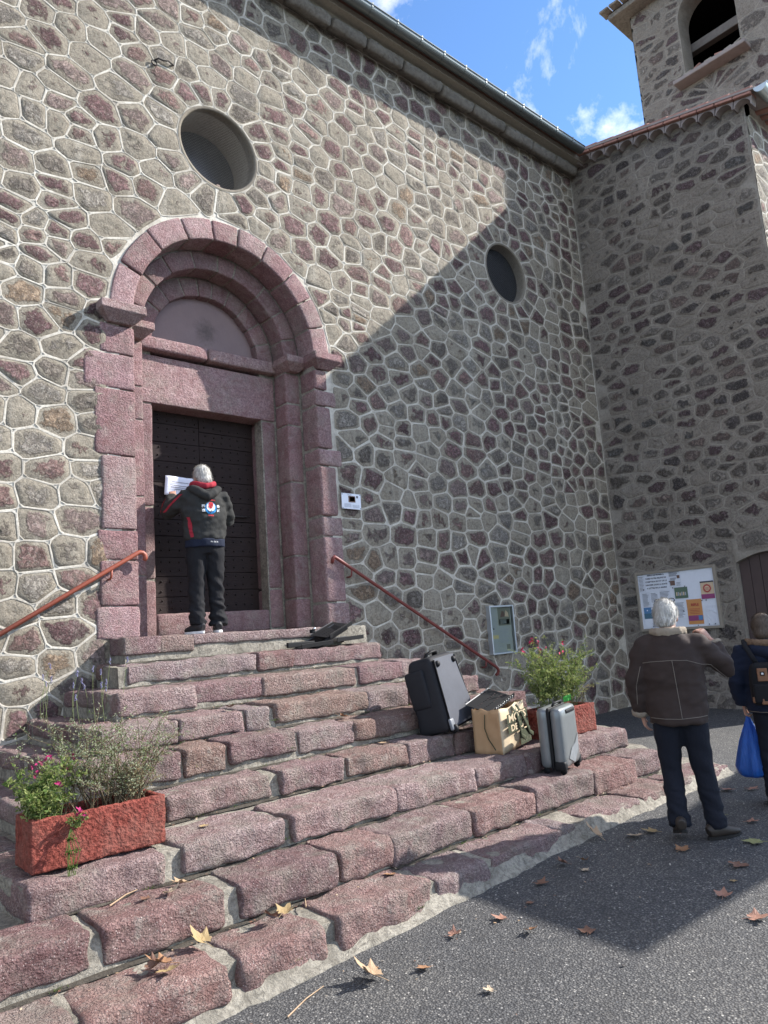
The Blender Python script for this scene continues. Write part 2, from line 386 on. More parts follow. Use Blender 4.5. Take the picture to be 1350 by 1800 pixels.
def cells(seeds, asp, ghosts, bounds, holes, relax=1):
    """Voronoi cells in a stretched plane, cut by the wall's edges and by round or straight openings"""
    u0, u1, v0, v1 = bounds
    seeds = [s for s in seeds if u0 < s[0] < u1 and v0 < s[1] < v1]
    for it in range(relax + 1):
        allp = [(s[0], s[1] * asp) for s in seeds] + [(g[0], g[1] * asp) for g in ghosts]
        grid = {}
        for i, p in enumerate(allp): grid.setdefault((int(p[0] // 0.5), int(p[1] // 0.5)), []).append(i)
        res = []
        for i, s in enumerate(seeds):
            p = allp[i]; gx, gy = int(p[0] // 0.5), int(p[1] // 0.5); near = []
            for a in range(-2, 3):
                for c in range(-2, 3): near += grid.get((gx + a, gy + c), [])
            near = sorted((q for q in near if q != i), key=lambda q: (allp[q][0] - p[0]) ** 2 + (allp[q][1] - p[1]) ** 2)[:26]
            poly = [(p[0] - 1, p[1] - 1), (p[0] + 1, p[1] - 1), (p[0] + 1, p[1] + 1), (p[0] - 1, p[1] + 1)]
            for q in near:
                g = allp[q]; n = (g[0] - p[0], g[1] - p[1]); d = (g[0] ** 2 + g[1] ** 2 - p[0] ** 2 - p[1] ** 2) / 2
                poly = clip(poly, n, d)
                if len(poly) < 3: break
            res.append([(a, c / asp) for a, c in poly])
        if it < relax:
            ns = []
            for s, poly in zip(seeds, res):
                if len(poly) < 3: ns.append(s); continue
                cx = sum(p[0] for p in poly) / len(poly); cy = sum(p[1] for p in poly) / len(poly)
                ns.append((s[0] * .72 + cx * .28, s[1] * .72 + cy * .28) if not (len(s) > 2) else s)
            seeds = ns
    out = []
    for s, poly in zip(seeds, res):
        for n, d in (((-1, 0), -u0), ((1, 0), u1), ((0, -1), -v0), ((0, 1), v1)):
            poly = clip(poly, n, d)
            if len(poly) < 3: break
        if len(poly) < 3: continue
        for hl in holes:
            if hl[0] == 'c':
                cx, cy, R = hl[1:4]; dx, dy = s[0] - cx, s[1] - cy; L = math.hypot(dx, dy)
                if L < R + 0.9 and (len(hl) < 5 or s[1] > cy):
                    n = (-dx / L, -dy / L); poly = clip(poly, n, n[0] * (cx + dx / L * R) + n[1] * (cy + dy / L * R))
            elif hl[0] == 'r':   # rectangle: keep on the seed's side
                _, a, c, e, g = hl
                if min(p[0] for p in poly) < c and max(p[0] for p in poly) > a and min(p[1] for p in poly) < g and max(p[1] for p in poly) > e:
                    best = max(((a - s[0], (1, 0), a), (s[0] - c, (-1, 0), -c), (e - s[1], (0, 1), e), (s[1] - g, (0, -1), -g)))
                    poly = clip(poly, best[1], best[2])
            if len(poly) < 3: break
        if len(poly) >= 3: out.append(poly)
    return out
def stone_geo(poly, mp, r, joint, relief, pal):
    P = inset(poly, joint * r.uniform(.65, 1.35))
    if len(P) < 3: return None
    A = abs(sum(P[i][0] * P[(i + 1) % len(P)][1] - P[(i + 1) % len(P)][0] * P[i][1] for i in range(len(P)))) / 2
    if A < 0.003: return None
    # merge short edges, round the corners
    Q = [P[0]]
    for p in P[1:]:
        if math.hypot(p[0] - Q[-1][0], p[1] - Q[-1][1]) > 0.02: Q.append(p)
    if len(Q) < 3: return None
    P = chaikin(Q); n = len(P)
    P = [(p[0] + r.uniform(-.005, .005), p[1] + r.uniform(-.005, .005)) for p in P]
    cx = sum(p[0] for p in P) / n; cy = sum(p[1] for p in P) / n; vs = []; core = []
    tilt = (r.uniform(-.07, .07), r.uniform(-.07, .07)); H = relief * r.uniform(.5, 1.3); seed = r.uniform(0, 99)
    def ht(u, v, h): return h + tilt[0] * (u - cx) * .5 + tilt[1] * (v - cy) * .5 + relief * (0.25 + 0.75 * min(1, 1.5 * h / max(H, .001))) * (0.55 * mnoise.noise(Vector((u * 13, v * 13, seed))) + 0.5 * mnoise.noise(Vector((u * 29, v * 29, seed + 5))))
    for fac, h, c in ((None, 0.001, 0.0), (0.90, 0.35 * H, 0.25), (0.70, 0.55 * H, 0.6), (0.47, 0.65 * H, 0.85), (0.24, 0.70 * H, 0.95)):
        for p in P:
            if fac is None: vs.append(mp(p[0], p[1], h)); core.append(0.0)
            else:
                j = r.uniform(.93, 1.07) if fac < .9 else 1; u, v = cx + (p[0] - cx) * fac * j, cy + (p[1] - cy) * fac * j
                vs.append(mp(u, v, max(0.001, ht(u, v, h)))); core.append(c)
    vs.append(mp(cx, cy, ht(cx, cy, .7 * H))); core.append(1.0)
    bias = r.choice((-.6, -.35, -.15, 0.0, 0.05, 0.1, 0.2, 0.3, .45)); core = [c + bias * c for c in core]
    fs = []
    for k in range(4):
        for i in range(n): fs.append((k * n + i, k * n + (i + 1) % n, (k + 1) * n + (i + 1) % n, (k + 1) * n + i))
    for i in range(n): fs.append((4 * n + i, 4 * n + (i + 1) % n, 5 * n))
    # orientation: outward normal along +h
    a, b_, c_ = Vector(vs[4 * n]), Vector(vs[4 * n + 1]), Vector(vs[5 * n])
    out = Vector(mp(cx, cy, 1)) - Vector(mp(cx, cy, 0))
    if (b_ - a).cross(c_ - a).dot(out) < 0: fs = [tuple(reversed(f)) for f in fs]
    # raised mortar ribbon: from the stone's edge out to the cell's border, with a small step down to the stone
    ro = []
    for p in P:
        dx, dy = p[0] - cx, p[1] - cy; best = 9.0
        for i in range(len(poly)):
            a, b2 = poly[i], poly[(i + 1) % len(poly)]; ex, ey = b2[0] - a[0], b2[1] - a[1]; den = dx * ey - dy * ex
            if abs(den) < 1e-9: continue
            t = ((a[0] - cx) * ey - (a[1] - cy) * ex) / den; u = ((a[0] - cx) * dy - (a[1] - cy) * dx) / den
            if t > 0 and -1e-6 <= u <= 1 + 1e-6: best = min(best, t)
        best = max(1.0, min(best, 1.25)); ro.append((cx + dx * best, cy + dy * best))
    rh = 0.007
    rv = [mp(p[0], p[1], rh) for p in ro] + [mp(p[0], p[1], rh - .001) for p in P] + [mp(cx + (p[0] - cx) * .985, cy + (p[1] - cy) * .985, -.001) for p in P]
    rf = [(k * n + i, k * n + (i + 1) % n, (k + 1) * n + (i + 1) % n, (k + 1) * n + i) for k in range(2) for i in range(n)]
    return vs, fs, core, pick(pal, r), (rv, rf)
def lay_stones(polys, mp, parent, mat, r, joint, relief, pal, cap=300, margin=60):
    lst = []
    for poly in polys:
        g = stone_geo(poly, mp, r, joint, relief, pal)
        if not g: continue
        q = [proj(mp(p[0], p[1], 0)) for p in poly]
        size = 0
        if all(q):
            mx = sum(t[0] for t in q) / len(q); my = sum(t[1] for t in q) / len(q)
            if -margin < mx < 1350 + margin and -margin < my < 1800 + margin:
                size = abs(sum(q[i][0] * q[(i + 1) % len(q)][1] - q[(i + 1) % len(q)][0] * q[i][1] for i in range(len(q)))) / 2
        lst.append((size, g))
    lst.sort(key=lambda t: -t[0]); rest = MB(); rib = MB()
    for _, g in lst: rib.add(g[4][0], g[4][1])
    rib.build('mortar_ribbon', parent.data.materials[0], parent, kind='stuff')
    for k, (size, g) in enumerate(lst):
        if k < cap and size > 30:
            b = MB(); b.add(g[0], g[1], g[2], g[3]); b.build('stone', mat, parent, smooth=True)
        else: rest.add(g[0], g[1], g[2], g[3])
    if rest.v: rest.build('rubble_infill', mat, parent, smooth=True, kind='stuff')
def wall_face(outer, holes, mp, depth, holedepth=None):
    """flat wall face with openings plus the reveals of the openings"""
    from mathutils.geometry import tessellate_polygon
    loops = [outer] + holes; flat = [p for l in loops for p in l]
    tris = tessellate_polygon([[Vector((p[0], p[1], 0)) for p in l] for l in loops])
    b = MB(); vs = [mp(p[0], p[1], 0) for p in flat]; out = Vector(mp(0, 0, 1)) - Vector(mp(0, 0, 0)); fs = []
    for t in tris:
        a, c, d = (Vector(vs[i]) for i in t); fs.append(tuple(t) if (c - a).cross(d - a).dot(out) > 0 else (t[0], t[2], t[1]))
    b.add(vs, fs)
    for l in loops:
        n = len(l); vs = [mp(p[0], p[1], 0) for p in l] + [mp(p[0], p[1], -depth) for p in l]
        b.add(vs, [(i, (i + 1) % n, n + (i + 1) % n, n + i) for i in range(n)])
    return b
def circle(cx, cy, R, n=48): return [(cx + R * math.cos(2 * math.pi * i / n), cy + R * math.sin(2 * math.pi * i / n)) for i in range(n)]

church = empty('church', (0, 0, -1.7))
tag(church, 'tall sunlit church front of purple and grey rubble with a round arched pink doorway', 'church')
church.location = (0, 0, 0)
PX, PZ, PR = 4.16, 3.41, 1.40            # portal axis, springing, outer radius
OC1 = (4.10, 5.74, 0.50); OC2 = (9.42, 5.68, 0.50)
arch = [(PX - 1.30, -2.2)] + [(PX - 1.30, PZ)] + [(PX + 1.30 * math.cos(t), PZ + 1.30 * math.sin(t)) for t in [math.pi * (1 - i / 24) for i in range(1, 24)]] + [(PX + 1.30, PZ), (PX + 1.30, -2.2)]
mpF = lambda u, v, h: (u, -h, v)
outer = [(-12, -2.2)] + arch + [(11.9, -2.2), (11.9, 8.45), (-12, 8.45)]
wb = wall_face(outer, [circle(*OC1), circle(*OC2)], mpF, 0.30)
facade = wb.build('facade_wall', M['joint'], church)
r1 = random.Random(11)
sd = rowseeds(-2, 11.76, -1.7, 8.3, .17, .34, .20, .56, r1, .12)
def keep(p):
    x, z = p[0], p[1]
    if z < PZ and abs(x - PX) < 1.46: return False
    if z >= PZ and math.hypot(x - PX, z - PZ) < 1.46: return False
    for c in (OC1, OC2):
        if math.hypot(x - c[0], z - c[1]) < c[2] + 0.36: return False
    return True
sd = [p for p in sd if keep(p)]
for c in (OC1, OC2):
    for i in range(17): 
        a = 2 * math.pi * (i + r1.uniform(-.12, .12)) / 17; sd.append((c[0] + (c[2] + .19) * math.cos(a), c[1] + (c[2] + .19) * math.sin(a), 1))
gh = []
for p in sd:
    x, z = p[0], p[1]
    for c in (OC1, OC2, (PX, PZ, PR)):
        d = math.hypot(x - c[0], z - c[1])
        if c[2] < d < c[2] + 0.5 and (c[2] < 1 or z > PZ): k = (2 * c[2] - d) / d; gh.append((c[0] + (x - c[0]) * k, c[1] + (z - c[1]) * k))
    if z < PZ and 1.4 < abs(x - PX) < 1.9: s = 1 if x > PX else -1; gh.append((PX + s * (2 * 1.42 - abs(x - PX)), z))
    if x > 11.3: gh.append((2 * 11.76 - x, z))
pl = cells(sd, 1.3, gh, (-2.2, 11.75, -1.75, 8.3), [('c', OC1[0], OC1[1], OC1[2] + .025), ('c', OC2[0], OC2[1], OC2[2] + .025), ('c', PX, PZ, 1.42, 'up'), ('r', PX - 1.42, PX + 1.42, -3, PZ)])
lay_stones(pl, mpF, facade, M['rubble'], r1, 0.0088, 0.021, PAL)

# oculi: plaster reveal, rim, pane, netting
def oculus(c, net_y, pane_y, label, netmat):
    b = MB(); n = 48; R = c[2]; vs = []
    for R_, y in ((R + .022, -0.006), (R - .006, -0.008), (R - .012, 0.01), (R - .025, 0.5)):
        vs += [(c[0] + R_ * math.cos(2 * math.pi * i / n), y, c[1] + R_ * math.sin(2 * math.pi * i / n)) for i in range(n)]
    b.add(vs, [(k * n + i, k * n + (i + 1) % n, (k + 1) * n + (i + 1) % n, (k + 1) * n + i) for k in range(3) for i in range(n)])
    o = b.build('oculus', M['reveal'], church, smooth=True, label=label)
    p = MB(); vs = [(c[0] + R * math.cos(2 * math.pi * i / n), pane_y, c[1] + R * math.sin(2 * math.pi * i / n)) for i in range(n)]
    p.add(vs, [tuple(range(n))]); p.build('pane', M['glass_dark'], o)
    w = MB(); st = 0.026; q = R - .02
    k = -int(q * 1.42 / st) - 1
    while k < q * 1.42 / st + 1:
        for s in (1, -1):
            off = k * st
            L2 = q * q - off * off
            if L2 > 0.001:
                L = math.sqrt(L2); ca = math.cos(math.radians(42)) ; sa = math.sin(math.radians(42)) * s
                m = Vector((c[0] - sa * off, net_y, c[1] + ca * off)); d = Vector((ca, 0, sa)); e = Vector((-sa, 0, ca)) * 0.0008
                w.add([m - d * L - e, m + d * L - e, m + d * L + e, m - d * L + e], [(0, 1, 2, 3)])
        k += 1
    w.build('wire_netting', netmat, o, kind='stuff')
    return o
oc1 = oculus(OC1, 0.03, 0.47, 'round window whose plaster reveal catches the sun', M['wire'])
oc2 = oculus(OC2, 0.03, 0.16, 'round window in the shade, nearly flush behind its netting', M['wire'])
# debris and pigeon feather lying in the first oculus
fb = MB()
for i in range(7): fb.rbox((OC1[0] + 0.02 + i * .035 + rnd.uniform(-.02, .02), 0.07 + rnd.uniform(0, .05), OC1[1] - OC1[2] + 0.055 + rnd.uniform(0, .03)), (.05, .03, .03), .012, 0.006, seed=i)
fb.build('nest_debris', simple('nest', (0.33, 0.24, 0.2), 0.9), oc1)

# cornice and gutter
def prism(b, prof, x0, x1, axis='x', mi=0):
    n = len(prof)
    vs = [(x0, p[0], p[1]) for p in prof] + [(x1, p[0], p[1]) for p in prof]
    b.add(vs, [(i, (i + 1) % n, n + (i + 1) % n, n + i) for i in range(n)] + [tuple(range(n - 1, -1, -1)), tuple(range(n, 2 * n))], mi=mi)
cor = MB(); prism(cor, [(0.05, 8.30), (-0.05, 8.31), (-0.20, 8.41), (-0.33, 8.425), (-0.345, 8.50), (0.05, 8.52)], -8, 11.74)
cornice = cor.build('cornice', M['plaster'], church)
x = -4.0; rc = random.Random(3)
while x < 11.6:
    L = min(rc.uniform(.5, .85), 11.72 - x)
    b = MB()
    if L > .1: b.rbox((x + L / 2, -0.10, 8.345 + rc.uniform(-.012, .012)), (L - .012, .26 + rc.uniform(-.02, .03), .17), .06, 0.018, 0.08, seed=x, freq=7, rot=Matrix.Rotation(0.55, 3, 'X')); b.build('cornice_stone', M['corn'], cornice, smooth=True)
    x += L
gu = MB(); n = 14; xs = [-8, 11.46]
prof = [(-0.47 + .088 * math.cos(math.pi + math.pi * i / n), 8.53 + .088 * math.sin(math.pi + math.pi * i / n)) for i in range(n + 1)]
prof2 = [(-0.47 + .082 * math.cos(math.pi + math.pi * i / n), 8.53 + .082 * math.sin(math.pi + math.pi * i / n)) for i in range(n, -1, -1)]
prism(gu, prof + prof2, xs[0], xs[1])
gu.tube([(xs[0], -0.56, 8.535), (xs[1], -0.56, 8.535)], 0.011, 8)
gut = gu.build('gutter', M['zinc'], church, smooth=False)
gb = MB(); n = 10
pf = [(-0.47 + .094 * math.cos(math.pi + math.pi * i / n), 8.53 + .094 * math.sin(math.pi + math.pi * i / n)) for i in range(n + 1)] + [(-0.36, 8.55), (-0.37, 8.56), (-0.57, 8.56)]
prism(gb, pf, -0.0125, 0.0125); gbm = gb.mesh('gutter_bracket', M['zinc'])
x = -3.8
while x < 11.4:
    o = newobj('gutter_bracket', gbm, gut); o.location = (x, 0, 0); x += 0.48
rf = MB(); prism(rf, [(-0.42, 8.56), (-0.42, 8.60), (5.0, 10.9), (5.0, 8.5), (0.0, 8.45), (0.0, 8.53)], -8, 11.76)
rf.build('nave_roof', M['tile'], church)
back = MB(); back.box((2, 4.4, 3.2), (20, 7, 10.4)); back.build('nave_body', M['black'], church)
# iron hook above the first oculus
hk = MB(); hk.tube([(3.30, -0.03, 6.50), (3.34, -0.05, 6.53), (3.40, -0.055, 6.53), (3.46, -0.05, 6.56), (3.52, -0.04, 6.55), (3.56, 0.01, 6.60)], [.010, .009, .010, .009, .010, .012], 7)
hk.tube([(3.30 + .032 * math.cos(a * .7), -0.03, 6.47 + .03 * math.sin(a * .7)) for a in range(10)], .008, 6, closed=False)
hk.build('iron_hook', M['iron'], church, smooth=True)

# ------------------------------------------------------------------ side chapel
chapel = empty('side_chapel'); tag(chapel, 'lower side chapel of shaded grey rubble with a scalloped tile verge and brown door', 'chapel')
CX = 11.76; CYF = -3.22
mpC = lambda u, v, h: (CX - h, -u, v)
ztop = lambda u: 8.60 - 0.225 * u
dz0, dz1 = 2.05, 3.02
door = [(dz0, -2.2), (dz0, 0.63)] + [(dz0 + (dz1 - dz0) * i / 10, 0.63 + 0.13 * math.sin(math.pi * i / 10)) for i in range(1, 10)] + [(dz1, 0.63), (dz1, -2.2)]
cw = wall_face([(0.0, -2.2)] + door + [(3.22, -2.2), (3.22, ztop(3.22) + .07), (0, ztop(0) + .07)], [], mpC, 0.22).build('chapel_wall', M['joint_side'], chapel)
r2 = random.Random(21)
sd = rowseeds(0, 3.22, -1.6, 8.6, .14, .27, .20, .62, r2, .07)
sd = [p for p in sd if not (dz0 - .12 < p[0] < dz1 + .12 and p[1] < 0.86)]
gh = [(-p[0], p[1]) for p in sd if p[0] < .4] + [(6.44 - p[0], p[1]) for p in sd if p[0] > 2.9]
pl = cells(sd, 1.7, gh, (0.02, 3.2, -1.7, 8.7), [('r', dz0, dz1, -3, 0.8)])
pl2 = []
for p in pl:
    p = clip(p, (0.225, 1), 8.52)
    if len(p) > 2: pl2.append(p)
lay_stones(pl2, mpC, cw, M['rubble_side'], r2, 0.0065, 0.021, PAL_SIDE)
mpC2 = lambda u, v, h: (u, CYF - h, v)
cw2 = wall_face([(CX + .003, -2.2), (19, -2.2), (19, 7.94), (CX + .003, 7.94)], [], mpC2, 0.2).build('chapel_front_wall', M['joint'], chapel)
sd = rowseeds(CX, 15, -1.6, 7.8, .17, .32, .25, .6, r2); gh = [(2 * CX - p[0], p[1]) for p in sd if p[0] < CX + .4]
lay_stones(cells(sd, 1.5, gh, (CX + .01, 15, -1.7, 7.75), []), mpC2, cw2, M['rubble'], r2, 0.012, 0.016, PAL)
cb = MB(); cb.box((15.4, -1.55, 2.8), (7.0, 2.9, 9.4)); cb.build('chapel_body', M['black'], chapel)
sr = 0.225; ang = math.atan(sr)
croof = MB()
x0 = CX - 0.20
vs = [(x0, 0.0, ztop(0) + .10), (20, 0, ztop(0) + .10), (20, -3.48, ztop(3.48) + .10), (x0, -3.48, ztop(3.48) + .10)]
vs += [(p[0], p[1], p[2] - .035) for p in vs]
croof.add(vs, [(0, 3, 2, 1), (4, 5, 6, 7), (0, 1, 5, 4), (1, 2, 6, 5), (2, 3, 7, 6), (3, 0, 4, 7)])
chroof = croof.build('chapel_roof', M['tile_grey'], chapel)
# verge: arched tiles under a band of flat tiles
NT_ = 12; st = 3.40 / NT_
gen = MB(); nn = 10; w = st / 2 - 0.004; ri = w - 0.012
top = 0.0; prof = [(-w, top), (w, top)] + [(w, -0.05)] + [(ri * math.cos(math.pi * i / nn), -0.135 + 0.115 * math.sin(math.pi * i / nn)) for i in range(nn + 1)] + [(-w, -0.05)]
prof = [(-w, 0), (w, 0), (w, -0.125)] + [(ri * math.cos(math.pi * i / nn), -0.125 + 0.115 * math.sin(math.pi * i / nn)) for i in range(nn + 1)] + [(-w, -0.125)]
n = len(prof); vs = [(-0.17, p[0], p[1]) for p in prof] + [(0.0, p[0], p[1]) for p in prof]
gen.add(vs, [(i, (i + 1) % n, n + (i + 1) % n, n + i) for i in range(n)] + [tuple(range(n)), tuple(range(2 * n - 1, n - 1, -1))])
genm = gen.mesh('eave_tile', M['tile_grey'])
vb = MB(); vb.rbox((-0.11, 0, 0.022), (0.24, st - .012, 0.04), .008, 0.002, .08); vbm = vb.mesh('verge_tile', M['tile'])
cv = MB(); nn = 8
pr = [(.085 * math.cos(math.pi * i / nn), .07 * math.sin(math.pi * i / nn)) for i in range(nn + 1)] + [(.068 * math.cos(math.pi * i / nn), .054 * math.sin(math.pi * i / nn)) for i in range(nn, -1, -1)]
n = len(pr); vs = [(p[0], -0.22, p[1] + .012) for p in pr] + [(p[0] * .88, 0.2, p[1] * .9) for p in pr]
cv.add(vs, [(i, (i + 1) % n, n + (i + 1) % n, n + i) for i in range(n)] + [tuple(range(n)), tuple(range(2 * n - 1, n - 1, -1))])
cvm = cv.mesh('roof_tile', M['tile'])
for i in range(NT_):
    y = -0.02 - st * (i + .5); z = ztop(-y)
    for nm, me, dz in (('eave_tile', genm, -0.015), ('verge_tile', vbm, -0.008)):
        o = newobj(nm, me, chroof); o.location = (CX - .002, y, z + dz); o.rotation_euler = (ang, 0, rc.uniform(-.015, .015))
k = 0
for cxx in (0, 1, 2):
    for i in range(10):
        y = -0.12 - i * 0.34; o = newobj('roof_tile', cvm, chroof); o.location = (x0 + .12 + cxx * .2, y, ztop(-y) + .105); o.rotation_euler = (ang, 0, rc.uniform(-.03, .03))
rt = MB()
for cxx in range(3, 40):
    for p, q in ((cxx * .2, 0),): rt.tube([(x0 + .12 + p, -3.48, ztop(3.48) + .10), (x0 + .12 + p, 0, ztop(0) + .10)], .08, 8)
rt.build('roof_tile_rows', M['tile'], chroof, kind='stuff')
# chapel gutter
g2 = MB(); n = 14; gy, gzz = -3.56, ztop(3.48) + .06
pf = [(gy + .10 * math.cos(math.pi + math.pi * i / n), gzz + .10 * math.sin(math.pi + math.pi * i / n)) for i in range(n + 1)]
prism(g2, pf + [(gy + .094 * math.cos(math.pi + math.pi * i / n), gzz + .094 * math.sin(math.pi + math.pi * i / n)) for i in range(n, -1, -1)], x0 - .02, 20)
prism(g2, pf, x0 - .026, x0 - .02); g2.tube([(x0 - .02, gy - .1, gzz + .004), (20, gy - .1, gzz + .004)], .012, 8)
g2.build('chapel_gutter', M['zinc_new'], chapel)
# side door
wd = simple('brown_door_paint', (0.075, 0.052, 0.048), 0.65, 0.3, 0, 0.25, 6, 30, 0.002)
sdo = MB(); sdo.box((CX + .16, -(dz0 + dz1) / 2, -0.55), (.02, dz1 - dz0 + .1, 2.8)); sdoor = sdo.build('side_door', wd, chapel)
for i in range(6):
    b = MB(); wv = (dz1 - dz0) / 6; b.rbox((CX + .135, -(dz0 + wv * (i + .5)), -0.5), (.03, wv - .007, 2.6), .004, 0, .5); b.build('plank', wd, sdoor)
b = MB(); b.rbox((CX + .05, -(dz0 + dz1) / 2, -1.62), (.3, dz1 - dz0 + .1, .09), .02, .004, .1); b.build('doorstep', M['corn'], sdoor, smooth=True)

# ------------------------------------------------------------------ bell tower
tower = empty('bell_tower'); tag(tower, 'square grey stone bell tower with an open arched belfry rising behind the side chapel', 'bell tower')
TX = 16.0; TY0 = 0.37; TY1 = -3.2
mpT = lambda u, v, h: (TX - h, TY0 - u, v)
oc_, ow = 1.75, 0.63   # opening centre and half width along u
sill, spring = 11.93, 13.55
hole = [(oc_ - ow, sill), (oc_ + ow, sill), (oc_ + ow, spring)] + [(oc_ + ow * math.cos(math.pi * i / 16), spring + ow * math.sin(math.pi * i / 16)) for i in range(1, 16)] + [(oc_ - ow, spring)]
tw = wall_face([(0, 6.5), (3.57, 6.5), (3.57, 14.55), (0, 14.55)], [hole], mpT, 0.55).build('tower_wall', M['joint_side'], tower)
r3 = random.Random(5)
def twkeep(p):
    if oc_ - ow - .1 < p[0] < oc_ + ow + .1 and sill - .08 < p[1] < spring: return False
    if math.hypot(p[0] - oc_, p[1] - spring) < ow + .3 and p[1] >= spring: return False
    d = math.hypot(p[0] - oc_ + .1, p[1] - 10.8)
    if .35 < d < 1.12 and p[1] > 10.8: return False
    return True
sd = [p for p in rowseeds(0, 3.57, 9.5, 14.5, .2, .32, .3, .75, r3, .02) if twkeep(p)]
for i in range(13):
    a = math.pi * (i + .5) / 13; sd.append((oc_ - .1 + .9 * math.cos(a), 10.8 + .9 * math.sin(a), 1)); sd.append((oc_ + (ow + .17) * math.cos(a), spring + (ow + .17) * math.sin(a), 1))
gh = [(-p[0], p[1]) for p in sd if p[0] < .4] + [(7.14 - p[0], p[1]) for p in sd if p[0] > 3.2]
gh += [(2 * (oc_ - ow) - p[0], p[1]) for p in sd if oc_ - ow - .4 < p[0] < oc_ - ow and sill < p[1] < spring] + [(2 * (oc_ + ow) - p[0], p[1]) for p in sd if oc_ + ow < p[0] < oc_ + ow + .4 and sill < p[1] < spring]
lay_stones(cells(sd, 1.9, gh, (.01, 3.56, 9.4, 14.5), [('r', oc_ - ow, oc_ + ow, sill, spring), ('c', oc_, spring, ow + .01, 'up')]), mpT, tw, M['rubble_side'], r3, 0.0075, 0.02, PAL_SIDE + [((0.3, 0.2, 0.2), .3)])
for (a, c, d, nm) in (((TX + 1.75, TY0 - .02, 10.5), (3.5, .04, 8.0), 0, 'tower_side_wall'), ((TX + 1.75, TY1 + .02, 10.5), (3.5, .04, 8.0), 0, 'tower_side_wall'), ((TX + 3.5, -1.4, 10.5), (.04, 3.5, 8.0), 0, 'tower_side_wall')):
    b = MB(); b.box(a, c); b.build(nm, M['rubble_side'], tower)
b = MB(); b.box((TX + 1.75, -1.4, 11.0), (2.3, 3.4, .06)); b.build('belfry_floor', M['black'], tower)
b = MB(); b.box((TX + 1.75, -1.4, 14.4), (3.3, 3.4, .06)); b.build('belfry_ceiling', M['black'], tower)
bm_ = MB(); bm_.rbox((TX + .8, -1.4, 13.25), (.2, 3.3, .22), .02, .004, .2); bm_.build('belfry_beam', simple('old_beam', (0.2, 0.175, 0.155), .9, .1, 0, .3, 14, 30, .004), tower)
bell = MB(); bell.tube([(TX + 1.5, -1.55, 12.9 - .75 * t) for t in (0, .1, .25, .5, .75, .93, 1)], [.05, .17, .24, .27, .33, .42, .44], 24); bell.build('bell', M['iron'], tower, smooth=True)
sl_ = MB(); sl_.rbox((TX - .12, TY0 - oc_, sill - .05), (.45, 1.62, .10), .02, .006, .12); tsill = sl_.build('sill', M['tile_grey'], tower, smooth=True)
rt3 = random.Random(8)
for i in range(7):
    b = MB(); b.rbox((0, 0, 0), (.24, .17, .035), .012, .006, .06, seed=i); o = b.build('sill_tile', M['tile'] if i in (2, 4) else M['plaster'], tsill, smooth=True)
    o.location = (TX - .2, TY0 - oc_ - .68 + i * .225, sill + .028); o.rotation_euler = (rt3.uniform(-.15, .15), rt3.uniform(-.1, .1), rt3.uniform(-.3, .3))
tr = MB(); tr.rbox((TX + 1.75, -1.41, 14.52), (4.3, 4.3, .13), .03, .004, .4); tro = tr.build('tower_roof', M['corn'], tower)
for i in range(16):
    b = MB(); b.rbox((TX - .42, TY0 + .36 - i * .27, 14.64), (.34, .25, .07), .03, .008, .08, seed=i * 3.1); b.build('roof_edge_stone', M['corn'], tro, smooth=True)
tp = MB(); c = (TX + 1.75, -1.41, 16.2); q = [(TX - .4, TY0 + .4, 14.6), (TX + 3.9, TY0 + .4, 14.6), (TX + 3.9, TY1 - .4, 14.6), (TX - .4, TY1 - .4, 14.6), c]
tp.add(q, [(0, 1, 4), (1, 2, 4), (2, 3, 4), (3, 0, 4)]); tp.build('roof_slope', M['tile'], tro)
# ------------------------------------------------------------------ portal
rp = random.Random(31)
pb = MB()
# mortar backing of the recessed orders (behind the stones)
def half_ring(b, R0, R1, y0, y1, n=28):
    """arched band with its soffit: outer face at y0 between R0..R1, soffit R0 from y0 to y1"""
    def loop(R, y): return [(PX - R, y, -0.1)] + [(PX + R * math.cos(math.pi - math.pi * i / n), y, PZ + R * math.sin(math.pi - math.pi * i / n)) for i in range(n + 1)] + [(PX + R, y, -0.1)]
    A, B, C = loop(R1, y0), loop(R0, y0), loop(R0, y1); m = len(A)
    b.add(A + B + C, [(i, i + 1, m + i + 1, m + i) for i in range(m - 1)] + [(m + i, m + i + 1, 2 * m + i + 1, 2 * m + i) for i in range(m - 1)])
half_ring(pb, 1.155, 1.32, 0.012, 0.30); half_ring(pb, 0.94, 1.16, 0.305, 0.56); half_ring(pb, 0.715, 0.95, 0.565, 0.72)
portal = pb.build('portal', M['cement'], church, label='pink stone doorway with stepped round arches')
def voussoirs(R0, R1, y0, y1, cuts, mat, rad, seg):
    rm = (R0 + R1) / 2; yc = (y0 + y1) / 2
    for a0, a1 in zip(cuts[:-1], cuts[1:]):
        am = (a0 + a1) / 2; L = (a1 - a0) * rm - 0.014; b = MB(); j = rp.uniform(-.006, .006); jr = rp.uniform(-.006, .008)
        def warp(p, am=am, j=j, jr=jr):
            r = rm + p.z + jr; a = am - p.x / rm
            return Vector((PX + r * math.cos(a), yc + p.y + j, PZ + r * math.sin(a)))
        b.rbox((0, 0, 0), (L, y1 - y0, R1 - R0), rad, 0.0035, seg, warp=warp, seed=am * 7, freq=9)
        b.build('voussoir', mat, portal, smooth=True)
def cuts(n, j):
    c = [math.pi * i / n for i in range(n + 1)]
    return [c[0]] + [q + rp.uniform(-j, j) * math.pi / n for q in c[1:-1]] + [c[-1]]
voussoirs(1.145, 1.395, -0.022, 0.31, [math.pi - q for q in (0, .40, .78, 1.13, 1.42, 1.68, 1.97, 2.29, 2.56, 2.84, math.pi)][::-1], M['portal'], 0.022, 0.06)
